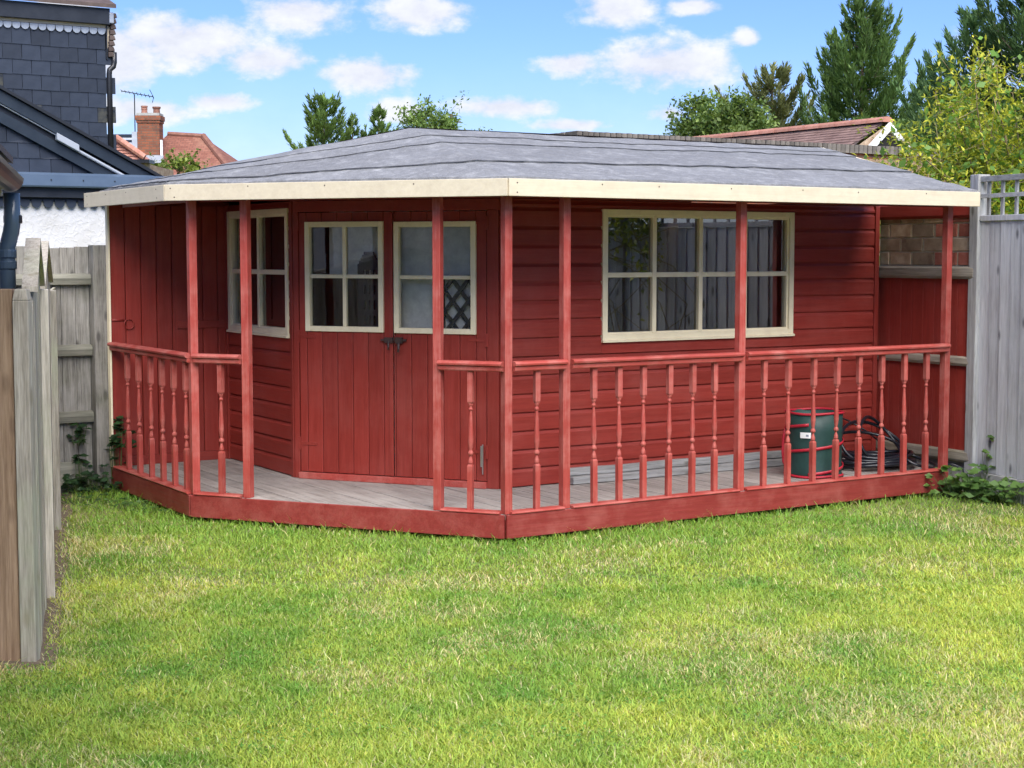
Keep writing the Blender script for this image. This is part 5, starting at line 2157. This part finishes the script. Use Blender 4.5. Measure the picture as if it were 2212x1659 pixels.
conifer('thin young conifer between the two conifers and the roof peak', -5.1, 56, 6.15, .9, 16, (.06, .12, .03), (.18, .27, .085), 1.2, leafsize=.2, droop=0)
conifer('small conifer nearest the roof peak', -4.55, 55, 6.75, 1.4, 8, (.06, .12, .03), (.19, .29, .08), 1.3, leafsize=.24, droop=.05)
broadleaf('loose_tree', 'airy light green tree just behind the roof peak', -2.62, 50, 5.35, 1.1, 1.1, 9, (.10, .18, .045), (.26, .36, .11), 2600, .13, 14)
broadleaf('rounded_tree', 'bushy mid green tree at the left end of the bungalow ridge', 5.2, 40, 4.5, 1.15, 1.2, 10, (.08, .145, .045), (.26, .35, .10), 11000, .12, 18)
broadleaf('rounded_tree', 'green tree low behind the bungalow ridge under the conifers', 9.6, 43, 4.1, 1.7, 1.2, 12, (.08, .145, .05), (.23, .32, .105), 11000, .12, 16)
broadleaf('small_tree', 'yellow green bush tops below the far red roof', -7.1, 34, 3.38, .62, .42, 13, (.11, .17, .03), (.26, .32, .07), 1100, .10, 8, trunk=.04)
broadleaf('small_tree', 'sparse twig tips peeping over the felt roof', -1.1, 45, 4.6, .7, .75, 17, (.08, .14, .03), (.18, .26, .07), 420, .11, 8, trunk=.04)


def shrub():
    r = np.random.default_rng(77)
    T = thing('yellow_shrub', 'tall yellow green leafy shrub overhanging the trellis fence at the right', 'shrub', (4.80, 13.9, 0), 0)
    m = MB()
    segs = []
    for i in range(210):
        an = r.uniform(0, 2 * math.pi)
        rad0 = r.uniform(.1, .9)
        s = np.array([rad0 * math.cos(an) * 1.1, rad0 * math.sin(an) * .8, r.uniform(.6, 1.8)])
        an2 = an + r.normal(0, .7)
        reach = r.uniform(.2, 1.15)
        e = s + np.array([math.cos(an2) * reach * 1.15, math.sin(an2) * reach * .8, r.uniform(.3, 1.75) * (1.15 - .45 * reach)])
        e *= np.array([1.12, 1.0, 1.08])
        e[2] = min(e[2], 3.85 - .42 * abs(e[0] - .35) ** 1.5)
        mid = (s + e) / 2 + np.array([r.normal(0, .1), r.normal(0, .1), r.uniform(.1, .4)])
        ps = [s, mid, e]
        q_ = [s * (1 - t) ** 2 + 2 * mid * t * (1 - t) + e * t * t for t in np.linspace(0, 1, 6)]
        m.tube([tuple(v) for v in q_], [.012, .011, .009, .007, .005, .003], 5)
        for a_, b_ in zip(q_[1:-1], q_[2:]):
            segs.append((a_, b_))
            for k in range(2):
                tw = b_ + r.normal(0, .16, 3)
                m.tube([tuple(b_), tuple(tw)], [.004, .002], 4)
                segs.append((b_, tw))
    m.obj('stems', 'twig', T, smooth=True)
    S0, S1 = np.array([s[0] for s in segs]), np.array([s[1] for s in segs])
    n = 90000
    idx = r.integers(0, len(segs), n)
    t = r.uniform(0, 1.1, n)[:, None]
    pos = S0[idx] * (1 - t) + S1[idx] * t + r.normal(0, .06, (n, 3))
    ax = unit(S1[idx] - S0[idx])
    d = ax * .7 + r.normal(0, .6, (n, 3))
    nn = np.array([0, 0, 1.]) + r.normal(0, .6, (n, 3))
    big = r.random(n) < .12
    ls = np.where(big, r.uniform(.06, .095, n), r.uniform(.035, .072, n))
    v, f = leaf_cards(pos, d, nn, ls, ls * np.where(big, r.uniform(.5, .75, n), r.uniform(.28, .45, n)), .08)
    hgt = np.clip((pos[:, 2] - 1.6) / 1.8, 0, 1)
    k = np.clip(r.uniform(-.25, .8, n) + .35 * hgt, 0, 1)[:, None]
    c = np.array([.16, .24, .035]) * (1 - k) + np.array([.62, .60, .065]) * k
    c[big] = np.array([.16, .30, .06]) * r.uniform(.7, 1.2, (big.sum(), 1))
    c *= r.uniform(.75, 1.2, (n, 1))
    np_mesh('leaves', v, [f], 'leaf', np.repeat(c, 4, axis=0), T)
    # trailing shoots standing clear of the mass
    m2 = MB()
    m2.tube([(-.55, -.1, 2.5), (-.75, -.1, 2.85), (-.85, -.1, 3.15), (-.98, -.1, 3.25)], [.006, .005, .003, .002], 4)
    m2.obj('stray_shoot', 'twig', T)


shrub()


def climber():
    r = np.random.default_rng(5)
    o2 = Vector((3.325, 11.475, 0))
    T = thing('fence_climber', 'yellow green climber hanging over the trellis fence beyond the right edge', 'climber', tuple(o2), 0)
    m = MB()
    n = 9000
    u = r.uniform(1.4, 6.4, n)
    z = 2.3 - np.abs(r.normal(0, .35, n)) * (.6 + vnoise(u * 2.2, u * 0, 3)) + r.uniform(0, .25, n)
    nn = r.uniform(.02, .22, n)
    pos = np.stack([fdir.x * u + fT.o.x * nn, fdir.y * u + fT.o.y * nn, z], 1)
    ls = r.uniform(.04, .08, n)
    v, f = leaf_cards(pos, r.normal(0, 1, (n, 3)), r.normal(0, .6, (n, 3)) + np.array([-.6, -.2, .7]), ls, ls * .5, .06)
    k = r.uniform(0, 1, n)[:, None]
    c = np.array([.10, .17, .03]) * (1 - k) + np.array([.5, .5, .06]) * k
    np_mesh('leaves', v, [f], 'leaf', np.repeat(c, 4, axis=0), T)
    for i in range(40):
        u0 = r.uniform(1.4, 6.2)
        P = [fT(u0 + .12 * k2 * r.normal(0, 1), .05, .3 + .33 * k2) for k2 in range(7)]
        m.tube(P, .006, 4)
    m.obj('stems', 'twig', T)


climber()


def weeds(name, label, spots, seed, c0, c1, size, group=None, loc=(0, 0, 0), flat=.6):
    """broad lobed leaves on short stalks"""
    r = np.random.default_rng(seed)
    T = thing(name, label, 'weed', loc, 0, group)
    P, Dv, Nv, L, Cl = [], [], [], [], []
    st = MB()
    for (x, y, z, n, sp, hh) in spots:
        for i in range(n):
            px, py = x + r.normal(0, sp), y + r.normal(0, sp * .6)
            pz = z + r.uniform(.02, hh)
            st.tube([(px * .6 + x * .4, py * .6 + y * .4, z), (px, py, pz)], [.003, .002], 4, caps=False)
            # three to five lobes from one stalk
            an = r.uniform(0, 6.28)
            nn = np.array([r.normal(0, .35), -.55 + r.normal(0, .35), 1.])
            nl = r.integers(3, 6)
            cc = (np.array(c0) + (np.array(c1) - np.array(c0)) * r.uniform(0, 1)) * r.uniform(.8, 1.2)
            s = size * r.uniform(.6, 1.25)
            for k in range(nl):
                t = an + (k - nl / 2) * .75
                P.append((px, py, pz))
                Dv.append((math.cos(t), math.sin(t) * .9, r.uniform(-.25, .15)))
                Nv.append(nn)
                L.append(s * r.uniform(.8, 1.1))
                Cl.append(cc * r.uniform(.88, 1.12))
    P, Dv, Nv, L, Cl = map(np.array, (P, Dv, Nv, L, Cl))
    v, f = leaf_cards(P, Dv, Nv, L, L * .72, .06)
    stuff(st.obj('stalks', 'leaf_stalk', T))
    np_mesh('leaves', v, [f], 'leaf', np.repeat(Cl, 4, axis=0), T)
    return T


plain('leaf_stalk', (.07, .11, .03), .6)
weeds('bramble_weed', 'leafy green weeds growing at the foot of the trellis fence', [(0, 0, 0, 40, .16, .24), (.28, -.28, 0, 36, .14, .18), (.16, .06, .0, 26, .05, .46), (-.22, .05, 0, 22, .10, .20), (.45, -.5, 0, 20, .12, .12), (.10, -.18, 0, 24, .14, .14)], 3,
      (.06, .13, .035), (.17, .29, .07), .080, loc=(3.27, 11.24, 0))
weeds('ivy_weed', 'dark ivy and nettles in the fence corner left of the summerhouse', [(0, 0, 0, 40, .11, .16), (-.12, .10, .0, 22, .06, .34), (.14, .12, 0, 26, .05, .44), (.28, -.05, 0, 20, .09, .10), (-.14, .12, .34, 10, .05, .16), (.16, .15, .40, 10, .03, .14)], 8,
      (.016, .042, .018), (.045, .10, .035), .058, loc=(-3.02, 11.42, 0))
weeds('clover_weed', 'low weedy tufts against the deck fascia left of the corner', [(0, 0, 0, 18, .10, .06), (-.35, .22, 0, 18, .12, .07), (.25, -.25, 0, 12, .10, .05)], 12,
      (.05, .11, .025), (.10, .19, .04), .035, loc=(-2.62, 10.75, 0))
